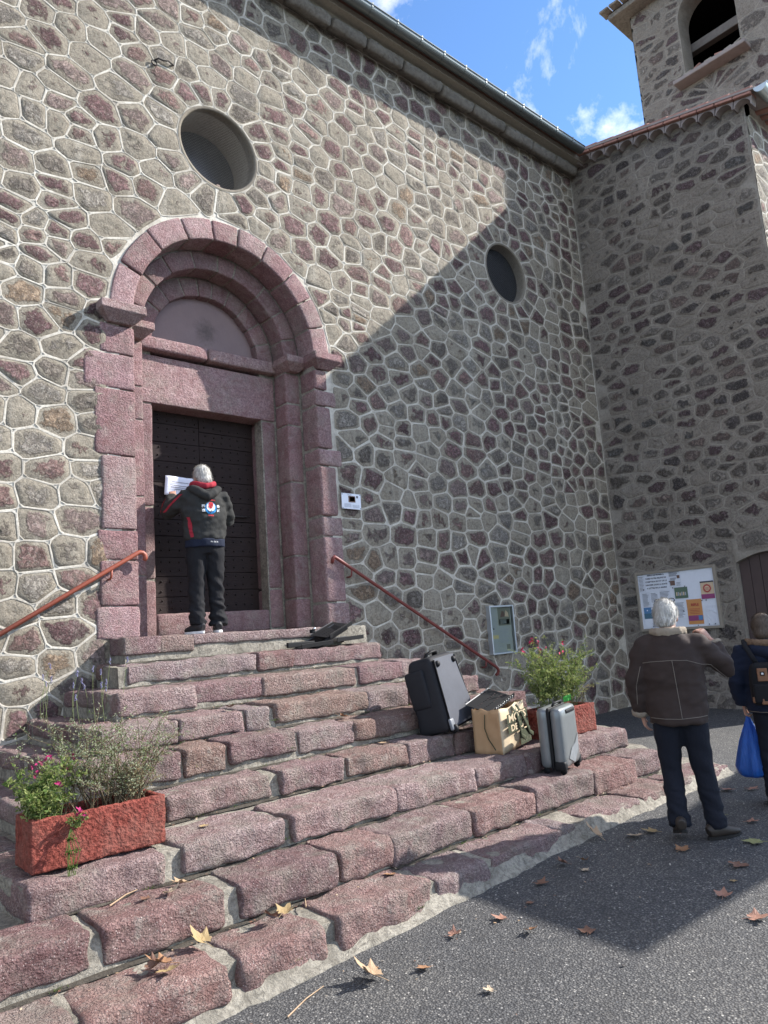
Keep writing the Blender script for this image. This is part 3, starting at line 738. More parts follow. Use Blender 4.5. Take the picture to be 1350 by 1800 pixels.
voussoirs(0.925, 1.143, 0.292, 0.56, cuts(10, .2), M['portal_in'], 0.02, 0.07)
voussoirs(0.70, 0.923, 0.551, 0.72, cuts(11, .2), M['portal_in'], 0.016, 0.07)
def blk(x0, x1, y0, y1, z0, z1, mat, rad=.016, amp=.004, seg=.08, nm='jamb_stone', fr=8):
    b = MB(); b.rbox(((x0 + x1) / 2, (y0 + y1) / 2, (z0 + z1) / 2), (x1 - x0, y1 - y0, z1 - z0), rad, amp, seg, seed=rp.uniform(0, 50), freq=fr)
    return b.build(nm, mat, portal, smooth=True)
# left jamb, first order (front arris x=3.02)
for (z1, z0, xl) in ((3.245, 2.94, 2.66), (2.93, 2.57, 2.50), (2.56, 1.88, 2.60), (1.87, 1.14, 2.66), (1.13, .84, 2.62), (.83, .40, 2.64), (.39, .085, 2.60)):
    blk(xl, 3.015 + rp.uniform(-.006, .006), -.020 + rp.uniform(-.008, .008), .30, z0, z1, M['portal'], .022, .008, .07)
# right jamb, first order (arris x=5.306)
for (z1, z0, xr) in ((3.245, 2.99, 5.50), (2.98, 2.78, 5.62), (2.77, 2.24, 5.53), (2.23, 2.02, 5.66), (2.01, 1.40, 5.56), (1.39, 1.15, 5.62), (1.14, .36, 5.60), (.35, .06, 5.66)):
    blk(5.306, xr, -.020 + rp.uniform(-.008, .008), .30, z0, z1, M['portal'], .035, .007, .07)
# second order
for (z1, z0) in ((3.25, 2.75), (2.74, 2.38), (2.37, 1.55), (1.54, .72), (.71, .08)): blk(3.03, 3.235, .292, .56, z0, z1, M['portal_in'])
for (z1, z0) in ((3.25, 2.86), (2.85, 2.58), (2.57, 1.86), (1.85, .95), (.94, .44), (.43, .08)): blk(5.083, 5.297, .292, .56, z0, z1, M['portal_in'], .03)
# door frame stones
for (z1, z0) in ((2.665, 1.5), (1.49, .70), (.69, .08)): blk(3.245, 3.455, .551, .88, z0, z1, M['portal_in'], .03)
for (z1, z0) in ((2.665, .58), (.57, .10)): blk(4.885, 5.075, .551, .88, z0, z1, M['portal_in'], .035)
blk(3.25, 5.07, .545, .90, 2.675, 3.235, M['portal'], .012, .003, .12, 'lintel')
b = MB(); b.add([(PX + .72 * math.cos(math.pi * i / 30), .66, PZ + .72 * math.sin(math.pi * i / 30)) for i in range(31)], [tuple(range(31))][:1]); 
def mat_tymp():
    t = NT('tympanum_plaster'); c = t.mix(t.noise(4, 6, .65), (0.19, 0.14, 0.14), (0.26, 0.195, 0.19))
    mp = t.t.nodes.new('ShaderNodeVectorMath'); mp.operation = 'DISTANCE'; t.put(mp.inputs[0], t.oc()); mp.inputs[1].default_value = (4.2, .66, 3.72)
    st = t.math('ADD', t.math('MULTIPLY', mp.outputs['Value'], 2.6), t.math('MULTIPLY', t.noise(22, 6, .7), .8))
    c = t.mix(t.ramp(st, [(0.42, 0.75), (0.85, 0.0)]), c, (0.085, 0.07, 0.065)); t.bump(t.noise(40, 6, .7), 1, .003); return t.set(c, .92, .15)
b.build('tympanum', mat_tymp(), portal)
# shelf under the tympanum, in two pieces
for x0, x1 in ((3.25, 4.12), (4.135, 5.07)):
    o = blk(x0, x1, .46, .70, 3.275, 3.43, M['portal'], .03, .003, .1, 'shelf_stone')
b = MB(); b.box((PX, .70, 3.255), (1.75, .1, .06)); b.build('shelf_bed', M['cement'], portal)
# imposts: chamfered slabs
def impost(x0, x1, y0, y1, z0, z1, ch, sx, nm='impost'):
    """slab whose lower edge is cut back on the front (and on the opening side sx)"""
    b = MB(); c = ch; zt = z0 + (z1 - z0) * .52
    lo = [(x0 + (c if sx < 0 else c), y0 + c), (x1 - c, y0 + c), (x1 - c, y1), (x0 + c, y1)]
    hi = [(x0, y0), (x1, y0), (x1, y1), (x0, y1)]
    vs = [(p[0], p[1], z0) for p in lo] + [(p[0], p[1], zt) for p in hi] + [(p[0] + (.006 if i in (0, 3) else -.006), p[1] + (.006 if i < 2 else 0), z1) for i, p in enumerate(hi)]
    b.add(vs, [(0, 3, 2, 1)] + [(k * 4 + i, k * 4 + (i + 1) % 4, k * 4 + 4 + (i + 1) % 4, k * 4 + 4 + i) for k in (0, 1) for i in range(4)] + [(8, 9, 10, 11)])
    o = b.build(nm, M['portal'], portal)
    m = o.modifiers.new('bevel', 'BEVEL'); m.width = .01; m.segments = 2; m.limit_method = 'ANGLE'
    return o
impost(2.62, 3.09, -.17, .30, 3.25, 3.44, .11, 1); impost(5.25, 5.66, -.14, .30, 3.25, 3.44, .11, -1)
impost(2.98, 3.31, .12, .56, 3.255, 3.43, .10, 1); impost(5.01, 5.35, .12, .56, 3.255, 3.43, .10, -1)
# threshold below the door
blk(3.46, 4.88, .56, .88, .085, .33, M['portal_in'], .03, .006, .1, 'threshold')

# ------------------------------------------------------------------ door of studded planks
def mat_door():
    t = NT('old_door_wood')
    g = t.noise(6, 8, .7, t.mapv((1.2, 8, 14))); c = t.mix(g, (0.008, 0.0055, 0.005), (0.036, 0.022, 0.020))
    c = t.mix(t.ramp(t.orand(), [(0, 0.0), (1, .5)]), c, (0.03, 0.02, 0.018)); t.bump(g, 1, .006); return t.set(c, .8, .25)
MD = mat_door()
db = MB(); db.box((4.17, .87, 1.47), (1.48, .04, 2.36)); doorp = db.build('door', simple('door_back', (0.006, 0.005, 0.005), .9), church, label='dark studded wooden door of wide horizontal planks')
rd = random.Random(4); studs = MB()
for cx0, cx1 in ((3.44, 4.14), (4.148, 4.90)):
    z = 0.33
    while z < 2.66:
        h = min(rd.uniform(.17, .27), 2.68 - z)
        if h < .05: break
        b = MB(); b.rbox(((cx0 + cx1) / 2, .83 + rd.uniform(-.004, .004), z + h / 2), (cx1 - cx0, .05, h - .005), .004, .003, .16, seed=z, freq=5); b.build('plank', MD, doorp, smooth=False)
        for zz in ((z + h * .3), (z + h * .75)):
            x = cx0 + .07
            while x < cx1 - .04:
                c = Vector((x + rd.uniform(-.012, .012), .803, zz + rd.uniform(-.01, .01))); r_ = .0135
                ring = [c + Vector((r_ * math.cos(t * math.pi / 3), 0, r_ * math.sin(t * math.pi / 3))) for t in range(6)]
                studs.add(ring + [c + Vector((0, -.018, 0))], [(i, (i + 1) % 6, 6) for i in range(6)]); x += .115
        z += h
studs.build('door_stud', M['iron'], doorp, kind='stuff')
b = MB(); b.tube([(4.48, .80, 1.48), (4.50, .775, 1.475), (4.72, .775, 1.475), (4.76, .80, 1.48)], .012, 8); b.build('door_latch', M['iron'], doorp, smooth=True)

# ------------------------------------------------------------------ steps
stairs = empty('stone_steps'); tag(stairs, 'broad flight of worn pink stone steps with cement joints climbing to the church door', 'steps')
YK = {0: -.35, 1: -.70, 2: -1.20, 3: -1.68, 4: -2.03, 5: -2.31, 6: -2.87, 7: -3.22, 8: -3.57}
ZK = {0: .082, 1: -.145, 2: -.345, 3: -.555, 4: -.74, 5: -.955, 6: -1.13, 7: -1.31, 8: -1.51}
XL = {0: 2.73, 1: 2.53, 2: 2.31, 3: 2.02, 4: 1.80, 5: 1.50, 6: 1.19, 7: .45, 8: .10}
XR = {0: 5.60, 1: 5.45, 2: 5.66, 3: 5.93, 4: 6.27, 5: 6.5, 6: 6.70, 7: 6.66, 8: 7.29}
WL = {k: 2.60 - .30 * (k - 1) for k in range(1, 9)}; WL[0] = 2.73
WR = {k: max(XR[k] + .05, 5.5 + .34 * (k - 1)) for k in range(1, 9)}; WR[0] = 5.60
JX = {0: [2.75, 3.04, 3.1, 3.37, 3.44, 4.93], 1: [2.64, 3.86, 3.93, 4.27, 4.32, 5.45],
 2: [2.33, 2.955, 2.975, 3.61, 3.65, 4.66, 4.78, 5.30, 5.36, 5.65], 3: [2.04, 2.54, 2.6, 3.1, 3.18, 3.35, 3.47, 4.41, 4.46, 4.91, 4.97, 5.43, 5.48, 5.92],
 4: [1.82, 2.10, 2.15, 2.39, 2.48, 2.74, 2.83, 3.36, 3.44, 3.93, 3.99, 4.6, 4.66, 5.16, 5.23, 6.26], 5: [1.52, 2.12, 2.21, 2.93, 3.07, 3.59, 3.69, 4.25, 4.33, 4.83, 4.9, 5.6, 5.66, 6.5],
 6: [1.21, 1.87, 2.02, 2.67, 2.77, 3.61, 3.67, 4.48, 4.53, 5.12, 5.16, 5.80, 5.87, 6.69], 7: [.47, .85, .9, 1.33, 1.45, 2.04, 2.20, 2.78, 2.88, 3.23, 3.29, 3.98, 4.08, 4.72, 4.79, 5.53, 5.6, 6.2, 6.25, 6.65],
 8: [.12, .6, .7, 1.15, 1.24, 1.85, 1.97, 2.44, 2.58, 3.21, 3.33, 3.75, 3.86, 4.57, 4.61, 4.74, 5.02, 5.64, 5.73, 6.32, 6.42, 7.28]}
rs = random.Random(77)
for k in range(9):
    yk, zk = YK[k], ZK[k]; zb = ZK[k + 1] - .10 if k < 8 else -1.95
    tread = (YK[k - 1] - yk) if k else .9
    # mortar body of the step, with a ragged front edge
    b = MB(); n = 60; top = []; xs = [XL[k] + (XR[k] - XL[k]) * i / n for i in range(n + 1)]
    front = [(x, yk + .022 + .012 * mnoise.noise(Vector((x * 5, k * 3.3, 0))) , zk - .020 + .010 * mnoise.noise(Vector((x * 4, k, 7)))) for x in xs]
    back = [(WL[k] + (WR[k] - WL[k]) * i / n, 0.28 if k == 0 else -.003, zk - .014) for i in range(n + 1)]
    mid = [(x, yk + .30 if k else -.05, zk - .012 + .008 * mnoise.noise(Vector((x * 5, k, 3)))) for x in [XL[k] + (WL[k] - XL[k]) * .3 + ((XR[k] + (WR[k] - XR[k]) * .3) - (XL[k] + (WL[k] - XL[k]) * .3)) * i / n for i in range(n + 1)]]
    f2 = [(p[0], yk + .012 + .010 * mnoise.noise(Vector((p[0] * 6, k * 2, 5))), zk - .15) for p in front]
    f3 = [(p[0], yk - .004 + .012 * mnoise.noise(Vector((p[0] * 7, k * 2, 9))), zb) for p in front]
    vs = f3 + f2 + front + mid + back; m = n + 1
    fs = [(r_ * m + i, r_ * m + i + 1, (r_ + 1) * m + i + 1, (r_ + 1) * m + i) for r_ in range(4) for i in range(n)]
    nb = len(vs); vs = vs + [(back[0][0], back[0][1], zb), (back[-1][0], back[-1][1], zb)]
    fs += [(nb, 0, m, 2 * m, 3 * m, 4 * m), (nb + 1, 4 * m + n, 3 * m + n, 2 * m + n, m + n, n)]
    b.add(vs, fs); stp = b.build('step', M['cement'], stairs, smooth=False)
    js = JX[k]
    for x0, x1 in zip(js[0::2], js[1::2]):
        h = rs.uniform(.155, .19) if k else .10; dep = min(.5, tread + .05) * rs.uniform(.94, 1.0) if k else .36
        if k in (7, 8): h = rs.uniform(.17, .205)
        if k == 0 and x0 < 3.4: h = .16
        if x1 - x0 < .12: h = .12
        b = MB(); dz = rs.uniform(-.006, .010); dy = rs.uniform(-.012, .012); seed = rs.uniform(0, 90)
        rad = rs.uniform(.018, .028) if k else .02
        if k >= 6: rad = rs.uniform(.022, .034)
        tilt = Matrix.Rotation(rs.uniform(-.012, .012), 3, 'Y') @ Matrix.Rotation(rs.uniform(-.012, .012), 3, 'Z')
        b.rbox(((x0 + x1) / 2, yk + dep / 2 - .018 + dy, zk - h / 2 + dz), (x1 - x0 + rs.uniform(.05, .085), dep, h), rad, 0.019 if k else .01, 0.028 if k >= 5 else .04, rot=tilt, seed=seed, freq=6.5)
        b.build('step_stone', M['step'], stp, smooth=True)
    # stones of the two returns
    for side in (-1, 1):
        if k == 0: continue
        xa, xb = (XL[k], WL[k]) if side < 0 else (XR[k], WR[k]); y = yk + .44
        while y < -.12:
            L = min(rs.uniform(.4, .75), -.02 - y); t = (y + L / 2 - yk) / (0 - yk); xc = xa + (xb - xa) * t
            b = MB(); b.rbox((xc - side * .13, y + L / 2, zk - .07 + rs.uniform(-.004, .006)), (.30, L - .05, .14), .04, .012, .06, seed=rs.uniform(0, 90), freq=7); b.build('step_stone', M['step'], stp, smooth=True); y += L
# dirt lodged along the foot of each riser
for k in range(1, 9):
    b = MB(); n = 110; vs = []; x0, x1 = XL[k - 1] + .02, XR[k - 1] - .02; y = YK[k - 1]
    for i in range(n + 1):
        x = x0 + (x1 - x0) * i / n; w = max(-.03, .026 * (mnoise.noise(Vector((x * 3.1, k * 5, 2))) - .12) + .014 * mnoise.noise(Vector((x * 14, k * 3, 4)))); z = ZK[k]
        vs += [(x, y + .03, z + .012), (x, y - .010 - w * .4, z + .009), (x, y - .018 - w, z - .004)]
    b.add(vs, [(i * 3 + j, i * 3 + 3 + j, i * 3 + 4 + j, i * 3 + 1 + j) for i in range(n) for j in range(2)]); b.build('dirt_line', M['dirt'], stairs, kind='stuff')
# cement fillet along the foot of the lowest step
b = MB(); n = 90; vs = []
for i in range(n + 1):
    x = -.2 + 7.5 * i / n; w = .055 + .045 * mnoise.noise(Vector((x * 2.2, 1, 0))) + .03 * mnoise.noise(Vector((x * 9, 4, 0))); z = gz(x, -3.6)
    hh = .075 + .05 * mnoise.noise(Vector((x * 3.1, 6, 0)))
    vs += [(x, -3.54, z + hh + .01), (x, -3.575 - .02 * mnoise.noise(Vector((x * 4, 2, 8))), z + hh), (x, -3.57 - w * .45, z + hh * .38), (x, -3.57 - w, z + .016), (x, -3.59 - w, z - .02)]
b.add(vs, [(i * 5 + k, i * 5 + 5 + k, i * 5 + 6 + k, i * 5 + 1 + k) for i in range(n) for k in range(4)])
b.build('cement_footing', M['cement'], stairs, smooth=True)
# ------------------------------------------------------------------ text and print helpers
def text_mesh(s, size, align='CENTER', bold=0.0):
    c = bpy.data.curves.new('t', 'FONT'); c.body = s; c.size = size; c.align_x = align; c.align_y = 'CENTER'; c.resolution_u = 2; c.offset = bold
    o = bpy.data.objects.new('t', c); COL.objects.link(o); dg = bpy.context.evaluated_depsgraph_get()
    me = bpy.data.meshes.new_from_object(o.evaluated_get(dg)); bpy.data.objects.remove(o); bpy.data.curves.remove(c)
    return me
def put_text(b, s, size, origin, ex, ey, align='CENTER', bold=0.0, mi=0):
    me = text_mesh(s, size, align, bold); o, ex, ey = Vector(origin), Vector(ex), Vector(ey)
    b.add([o + ex * v.co.x + ey * v.co.y for v in me.vertices], [tuple(p.vertices) for p in me.polygons], mi=mi); bpy.data.meshes.remove(me)
def flat(name, col, rough=.7, var=.08): return simple(name, col, rough, .25, 0, var, 9)
def quad(b, o, ex, ey, x0, x1, y0, y1, mi=0):
    o, ex, ey = Vector(o), Vector(ex), Vector(ey)
    b.add([o + ex * x0 + ey * y0, o + ex * x1 + ey * y0, o + ex * x1 + ey * y1, o + ex * x0 + ey * y1], [(0, 1, 2, 3)], mi=mi)
MP = {n: flat('print_' + n, c) for n, c in dict(white=(.72, .74, .80), paper=(.66, .68, .74), ink=(.06, .06, .08), grey=(.36, .38, .43), blue=(.10, .22, .40), sea=(.08, .16, .22), green=(.12, .17, .12), orange=(.58, .27, .10), red=(.42, .07, .06), cream=(.62, .48, .33), purple=(.28, .07, .17), brown=(.16, .10, .08), yellow=(.62, .52, .25), skin=(.45, .22, .14), teal=(.14, .22, .23), olive=(.22, .22, .17)).items()}

# ------------------------------------------------------------------ handrails
def handrail(pts, brackets, mat, label):
    b = MB(); b.tube(pts, .0215, 12); o = b.build('handrail', mat, smooth=True); tag(o, label, 'handrail', 'handrails beside the steps')
    for p in brackets:
        b = MB(); b.tube([(p[0], p[1], p[2] - .015), (p[0] - .005, p[1] + .005, p[2] - .085), (p[0] - .005, p[1] + .03, p[2] - .10), (p[0] - .005, .0, p[2] - .10)], .011, 8); b.build('bracket', mat, o, smooth=True)
    return o
def line(a, c, t): return tuple(a[i] + (c[i] - a[i]) * t for i in range(3))
A, B = (0.2, -.10, -.72), (2.95, -.10, .885)
hook = [(2.97, -.10, .897), (2.995, -.10, .905), (3.025, -.10, .90), (3.045, -.10, .88), (3.05, -.10, .85), (3.04, -.09, .825)]
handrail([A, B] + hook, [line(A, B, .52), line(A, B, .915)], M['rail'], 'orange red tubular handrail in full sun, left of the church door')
A, B = (5.42, -.10, .87), (8.12, -.10, -.625)
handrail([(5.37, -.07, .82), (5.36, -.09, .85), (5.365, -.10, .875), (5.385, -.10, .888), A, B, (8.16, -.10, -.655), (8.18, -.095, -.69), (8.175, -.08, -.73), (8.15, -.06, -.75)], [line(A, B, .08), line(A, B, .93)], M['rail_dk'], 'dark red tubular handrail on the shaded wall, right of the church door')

# ------------------------------------------------------------------ information plaque and glazed case on the nave wall
b = MB(); b.rbox((5.738, -.052, 1.588), (.305, .008, .195), .003, 0, .2, rot=Matrix.Rotation(math.radians(.8), 3, 'Y'))
plq = b.build('wall_plaque', MP['white']); tag(plq, 'small white information plaque with a photo, screwed beside the right door jamb', 'plaque')
b = MB(); o, ex, ey = (5.585, -.0575, 1.49), (1, 0, 0), (0, 0, 1)
quad(b, o, ex, ey, .105, .215, .085, .165, 0); quad(b, o, ex, ey, .125, .205, .1, .155, 1)
for i in range(9):
    quad(b, o, ex, ey, .035, .145, .022 + i * .0055, .024 + i * .0055, 2)
    if i < 7: quad(b, o, ex, ey, .165, .275, .018 + i * .0055, .020 + i * .0055, 2)
b.add([(5.585 + .245 + .014 * x, -.0575, 1.49 + .155 + .018 * z) for x, z in ((-1, .8), (1, .8), (1, -.2), (0, -1), (-1, -.2))], [(0, 4, 3, 2, 1)], mi=3)
put_text(b, "EGLISE SAINT MICHEL"[:0] or "L'EGLISE", .02, (5.585 + .12, -.0576, 1.49 + .178), ex, ey, mi=3)
b.build('print', [MP['brown'], MP['skin'], MP['grey'], MP['ink']], plq)
b = MB()
for sx, sz in ((.012, .012), (.293, .012), (.012, .183), (.293, .183)): b.rbox((5.585 + sx, -.058, 1.49 + sz), (.012, .006, .012), .004, 0, .1)
b.build('screws', M['zinc'], plq, kind='stuff')
# glazed case
x0, x1, z0, z1 = 8.12, 8.66, -.47, .22; alu = simple('aluminium', (.45, .47, .49), .4, .5, .6, .1)
case = empty('notice_case', ((x0 + x1) / 2, 0, z0)); tag(case, 'narrow glazed aluminium notice case on the nave wall above the lower handrail end', 'notice case')
case.location = (0, 0, 0)
b = MB(); b.box(((x0 + x1) / 2, -.022, (z0 + z1) / 2), (x1 - x0 - .02, .03, z1 - z0 - .02)); b.build('back_panel', alu, case)
b = MB()
for c, d in ((((x0 + .012), -.045, (z0 + z1) / 2), (.024, .085, z1 - z0)), ((x1 - .012, -.045, (z0 + z1) / 2), (.024, .085, z1 - z0)), (((x0 + x1) / 2, -.045, z1 - .012), (x1 - x0 - .05, .083, .024)), (((x0 + x1) / 2, -.045, z0 + .012), (x1 - x0 - .05, .083, .024))): b.rbox(c, d, .004, 0, .5)
b.build('frame', alu, case)
b = MB(); o = (x0, -.04, z0); ex, ey = (1, 0, 0), (0, 0, 1); w, h = x1 - x0, z1 - z0
quad(b, o, ex, ey, .03, w - .03, .03, h - .03, 0)
o = (x0, -.042, z0)
quad(b, o, ex, ey, .22, w - .05, .40, .66, 1); quad(b, o, ex, ey, .24, w - .07, .42, .49, 2); quad(b, o, ex, ey, .36, .44, .06, .13, 1); quad(b, o, ex, ey, .06, .2, .22, .27, 3)
o = (x0, -.0435, z0)
for i in range(17): quad(b, o, ex, ey, .05, rnd.uniform(.15, .2), .30 + i * .02, .306 + i * .02, 4)
for i in range(12): quad(b, o, ex, ey, .23, rnd.uniform(.36, .47), .16 + i * .019, .166 + i * .019, 4)
for i in range(4): quad(b, o, ex, ey, .26, .40, .43 + i * .015, .437 + i * .015, 0)
for i in range(9): quad(b, o, ex, ey, .06, rnd.uniform(.15, .3), .05 + i * .018, .055 + i * .018, 4)
b.add([(x0 + q[0], -.0436, z0 + q[1]) for q in ((.27, .52), (.31, .61), (.36, .60), (.39, .53))], [(0, 3, 2, 1)], mi=5); b.add([(x0 + q[0], -.0437, z0 + q[1]) for q in ((.37, .53), (.40, .62), (.45, .58), (.46, .52))], [(0, 3, 2, 1)], mi=6)
b.build('printed_sheet', [flat('case_paper', (.40, .42, .38)), MP['olive'], MP['teal'], MP['yellow'], MP['grey'], MP['brown'], MP['cream']], case)
def mat_glass():
    m = bpy.data.materials.new('thin_glass'); m.use_nodes = True; t = m.node_tree; t.nodes.clear()
    o = t.nodes.new('ShaderNodeOutputMaterial'); mx = t.nodes.new('ShaderNodeMixShader'); tr = t.nodes.new('ShaderNodeBsdfTransparent'); gl = t.nodes.new('ShaderNodeBsdfGlossy'); fr = t.nodes.new('ShaderNodeFresnel')
    gl.inputs['Roughness'].default_value = .03; fr.inputs[0].default_value = 1.45; tr.inputs[0].default_value = (.9, .94, .93, 1)
    t.links.new(fr.outputs[0], mx.inputs[0]); t.links.new(tr.outputs[0], mx.inputs[1]); t.links.new(gl.outputs[0], mx.inputs[2]); t.links.new(mx.outputs[0], o.inputs[0]); return m
MG = mat_glass()
b = MB(); quad(b, (x0, -.078, z0), (1, 0, 0), (0, 0, 1), .025, w - .025, .025, h - .025); b.build('pane', MG, case)
b = MB(); b.rbox((x0 + .055, -.084, z0 + .36), (.014, .012, .02), .004, 0, .1); b.build('lock', M['iron'], case)

# ------------------------------------------------------------------ notice board on the chapel wall
BW, BH = 1.40, 1.00; BY0, BZ1 = -.345, .645
board = empty('notice_board'); tag(board, 'wide framed notice board pinned with papers on the shaded chapel wall', 'notice board')
def bp(u, v, h): return (CX - h, BY0 - u * BW, BZ1 - v * BH)
fr_ = simple('board_frame_wood', (.27, .235, .19), .6, .3, 0, .15, 20)
b = MB(); b.box((CX - .022, BY0 - BW / 2, BZ1 - BH / 2), (.035, BW - .04, BH - .04)); b.build('back_panel', MP['white'], board)
for c, d in (((CX - .035, BY0 - .022, BZ1 - BH / 2), (.07, .044, BH)), ((CX - .035, BY0 - BW + .022, BZ1 - BH / 2), (.07, .044, BH)), ((CX - .035, BY0 - BW / 2, BZ1 - .022), (.068, BW - .09, .044)), ((CX - .035, BY0 - BW / 2, BZ1 - BH + .022), (.068, BW - .09, .044))):
    b = MB(); b.rbox(c, d, .006, 0, .6); b.build('frame', fr_, board)
EXB, EYB = (0, -1, 0), (0, 0, 1)
def sheet(nm, u0, u1, v0, v1, h, mat, curl=0.004, tilt=0.0):
    b = MB(); n = 4; vs = []; cu, cv_ = (u0 + u1) / 2, (v0 + v1) / 2; ca, sa = math.cos(tilt), math.sin(tilt)
    for j in range(n + 1):
        for i in range(n + 1):
            u = (u0 + (u1 - u0) * i / n - cu) * BW; v = (v0 + (v1 - v0) * j / n - cv_) * BH
            vs.append(bp(cu + (u * ca - v * sa) / BW, cv_ + (u * sa + v * ca) / BH, h + curl * abs(j / n - .1) * (0.5 + i / n) + .0))
    b.add(vs, [(j * (n + 1) + i, (j + 1) * (n + 1) + i, (j + 1) * (n + 1) + i + 1, j * (n + 1) + i + 1) for j in range(n) for i in range(n)])
    return b.build(nm, mat, board)
def lines(b, u0, u1, v0, v1, n, h, mi=0, wob=.3):
    for i in range(n):
        v = v0 + (v1 - v0) * (i + .5) / n; e = u1 - rnd.uniform(0, wob) * (u1 - u0)
        b.add([bp(u0, v, h), bp(u0, v + .006, h), bp(e, v + .006, h), bp(e, v, h)], [(0, 1, 2, 3)], mi=mi)
pr = MB()
sheet('paper', .035, .125, .04, .34, .042, MP['paper']); lines(pr, .045, .115, .07, .32, 11, .0475)
sheet('paper', .125, .42, .025, .33, .045, MP['white'])
for i, s in enumerate(("MERCI DE PENSER A", "FAIRE VOTRE RELEVE DE", "COMPTEUR EDF ET DE LE", "DEPOSER DANS LA BOITE", "A LETTRE DE LA MAIRIE")): put_text(pr, s, .034, bp(.27, .068 + i * .054, .0515), EXB, EYB, bold=.0012)
sheet('paper', .43, .58, .03, .30, .042, MP['paper']); lines(pr, .44, .57, .045, .12, 5, .0478); lines(pr, .45, .53, .14, .18, 3, .0478); lines(pr, .52, .57, .22, .28, 3, .0478)
for q in ((.445, .505, .19, .27, 'brown'), (.535, .57, .11, .16, 'brown'), (.485, .645, .31, .49, 'green'), (.035, .11, .012, .05, 'brown')): sheet('photo', q[0], q[1], q[2], q[3], .049, MP[q[4]], .002)
for i in range(6): sheet('photo_detail', .503 + i * .021, .518 + i * .021, .385 + rnd.uniform(0, .02), .445, .052, MP['grey' if i % 2 else 'cream'], .0)
sheet('paper', .06, .165, .34, .60, .042, MP['paper']); lines(pr, .07, .155, .36, .58, 11, .0478)
sheet('paper', .17, .29, .335, .56, .043, MP['white'], tilt=.05); lines(pr, .18, .27, .36, .52, 8, .0482)
sheet('paper', .29, .43, .34, .53, .042, MP['paper']); lines(pr, .30, .42, .35, .5, 7, .0478)
sheet('paper', .19, .42, .50, .78, .041, MP['white'], tilt=-.12); lines(pr, .24, .40, .56, .7, 6, .0465)
sheet('paper', .06, .16, .75, .94, .049, MP['white']); sheet('paper', .165, .27, .80, .94, .043, MP['paper']); lines(pr, .17, .26, .82, .93, 6, .0478)
sheet('poster', .065, .205, .60, .79, .046, MP['blue']); sheet('poster_detail', .065, .205, .70, .79, .0515, MP['sea'], .0); sheet('poster_detail', .105, .12, .64, .66, .052, MP['white'], 0); sheet('poster_detail', .165, .195, .605, .645, .052, MP['white'], .0)
sheet('photo', .28, .42, .60, .74, .047, MP['brown']); sheet('photo_detail', .29, .41, .615, .66, .0525, MP['red'], 0)
sheet('paper', .43, .60, .50, .82, .044, MP['white']); lines(pr, .45, .58, .55, .8, 12, .0492)
sheet('poster', .61, .79, .52, .92, .044, MP['orange']); sheet('poster_detail', .615, .785, .78, .865, .0502, MP['purple'], 0); sheet('poster_detail', .735, .785, .785, .855, .0515, MP['blue'], 0); lines(pr, .64, .77, .66, .76, 4, .051, 1)
put_text(pr, "RIFLE", .055, bp(.71, .61, .0515), EXB, EYB, bold=.002, mi=1)
sheet('poster', .80, .955, .25, .53, .044, MP['cream']); sheet('poster_detail', .80, .955, .25, .272, .0505, MP['ink'], 0); sheet('poster_detail', .80, .955, .455, .53, .051, MP['purple'], 0)
bb = MB(); c = bp(.877, .365, .0505); vs = []
for i in range(36): R = .075 if i % 2 else .058; vs.append((c[0], c[1] - R * math.cos(i * math.pi / 18), c[2] + R * math.sin(i * math.pi / 18)))
bb.add(vs, [tuple(range(35, -1, -1))]); vs = [(c[0] - .001, c[1] - .042 * math.cos(i * math.pi / 12), c[2] + .042 * math.sin(i * math.pi / 12)) for i in range(24)]; bb.add(vs, [tuple(range(23, -1, -1))], mi=1)
bb.build('poster_emblem', [MP['red'], MP['cream']], board)
lines(pr, .852, .902, .345, .39, 3, .0525, 1, .1)
cr = MB(); vs = []; n = 9
for j in range(n + 1):
    for i in range(n + 1): u = .83 + .155 * i / n; v = .64 + .30 * j / n; vs.append(bp(u, v, .047 + .012 * abs(mnoise.noise(Vector((u * 22, v * 16, 2))))))
cr.add(vs, [(j * (n + 1) + i, (j + 1) * (n + 1) + i, (j + 1) * (n + 1) + i + 1, j * (n + 1) + i + 1) for j in range(n) for i in range(n)]); cr.build('crumpled_paper', MP['paper'], board)
pr.build('print', [MP['ink'], MP['red']], board)
pins = MB()
for u, v in ((.555, .025), (.10, .30), (.62, .30), (.47, .31), (.80, .55), (.85, .55), (.45, .53), (.57, .70), (.85, .93), (.72, .94), (.17, .92), (.30, .58), (.92, .93), (.44, .20)): pins.rbox(bp(u, v, .056), (.012, .016, .016), .005, 0, .1)
pins.build('pins', MP['ink'], board, kind='stuff')

# ------------------------------------------------------------------ luggage
fab = simple('grey_blue_bag_cloth', (.06, .064, .078), .7, .3, 0, .15, 14, 160, .0008)
blk_ = simple('black_bag_cloth', (.013, .013, .016), .75, .3, 0, .2, 20, 120, .001)
plast = simple('black_plastic', (.007, .007, .008), .62, .25, 0, .1)
def place(o, loc, rz=0, rx=0, ry=0): o.location = loc; o.rotation_euler = (rx, ry, rz)
bag = empty('wheeled_holdall'); tag(bag, 'large black wheeled holdall standing on end with its grey underside facing out', 'luggage')
W_, D_, H_ = .52, .30, .66
def taper(p): 
    t = (p.z + H_ / 2) / H_; k = 1.08 - .20 * t
    bul = .030 * math.sin(math.pi * t) * (1 if p.y > 0 else .25)
    return Vector((p.x * k, p.y * (1.0 - .12 * t) + (bul if p.y > 0 else -bul * .4) + .05 * mnoise.noise(Vector((p.x * 4, p.z * 5, 3))) * (1 if p.y > .05 else .15), p.z + H_ / 2 + .02))
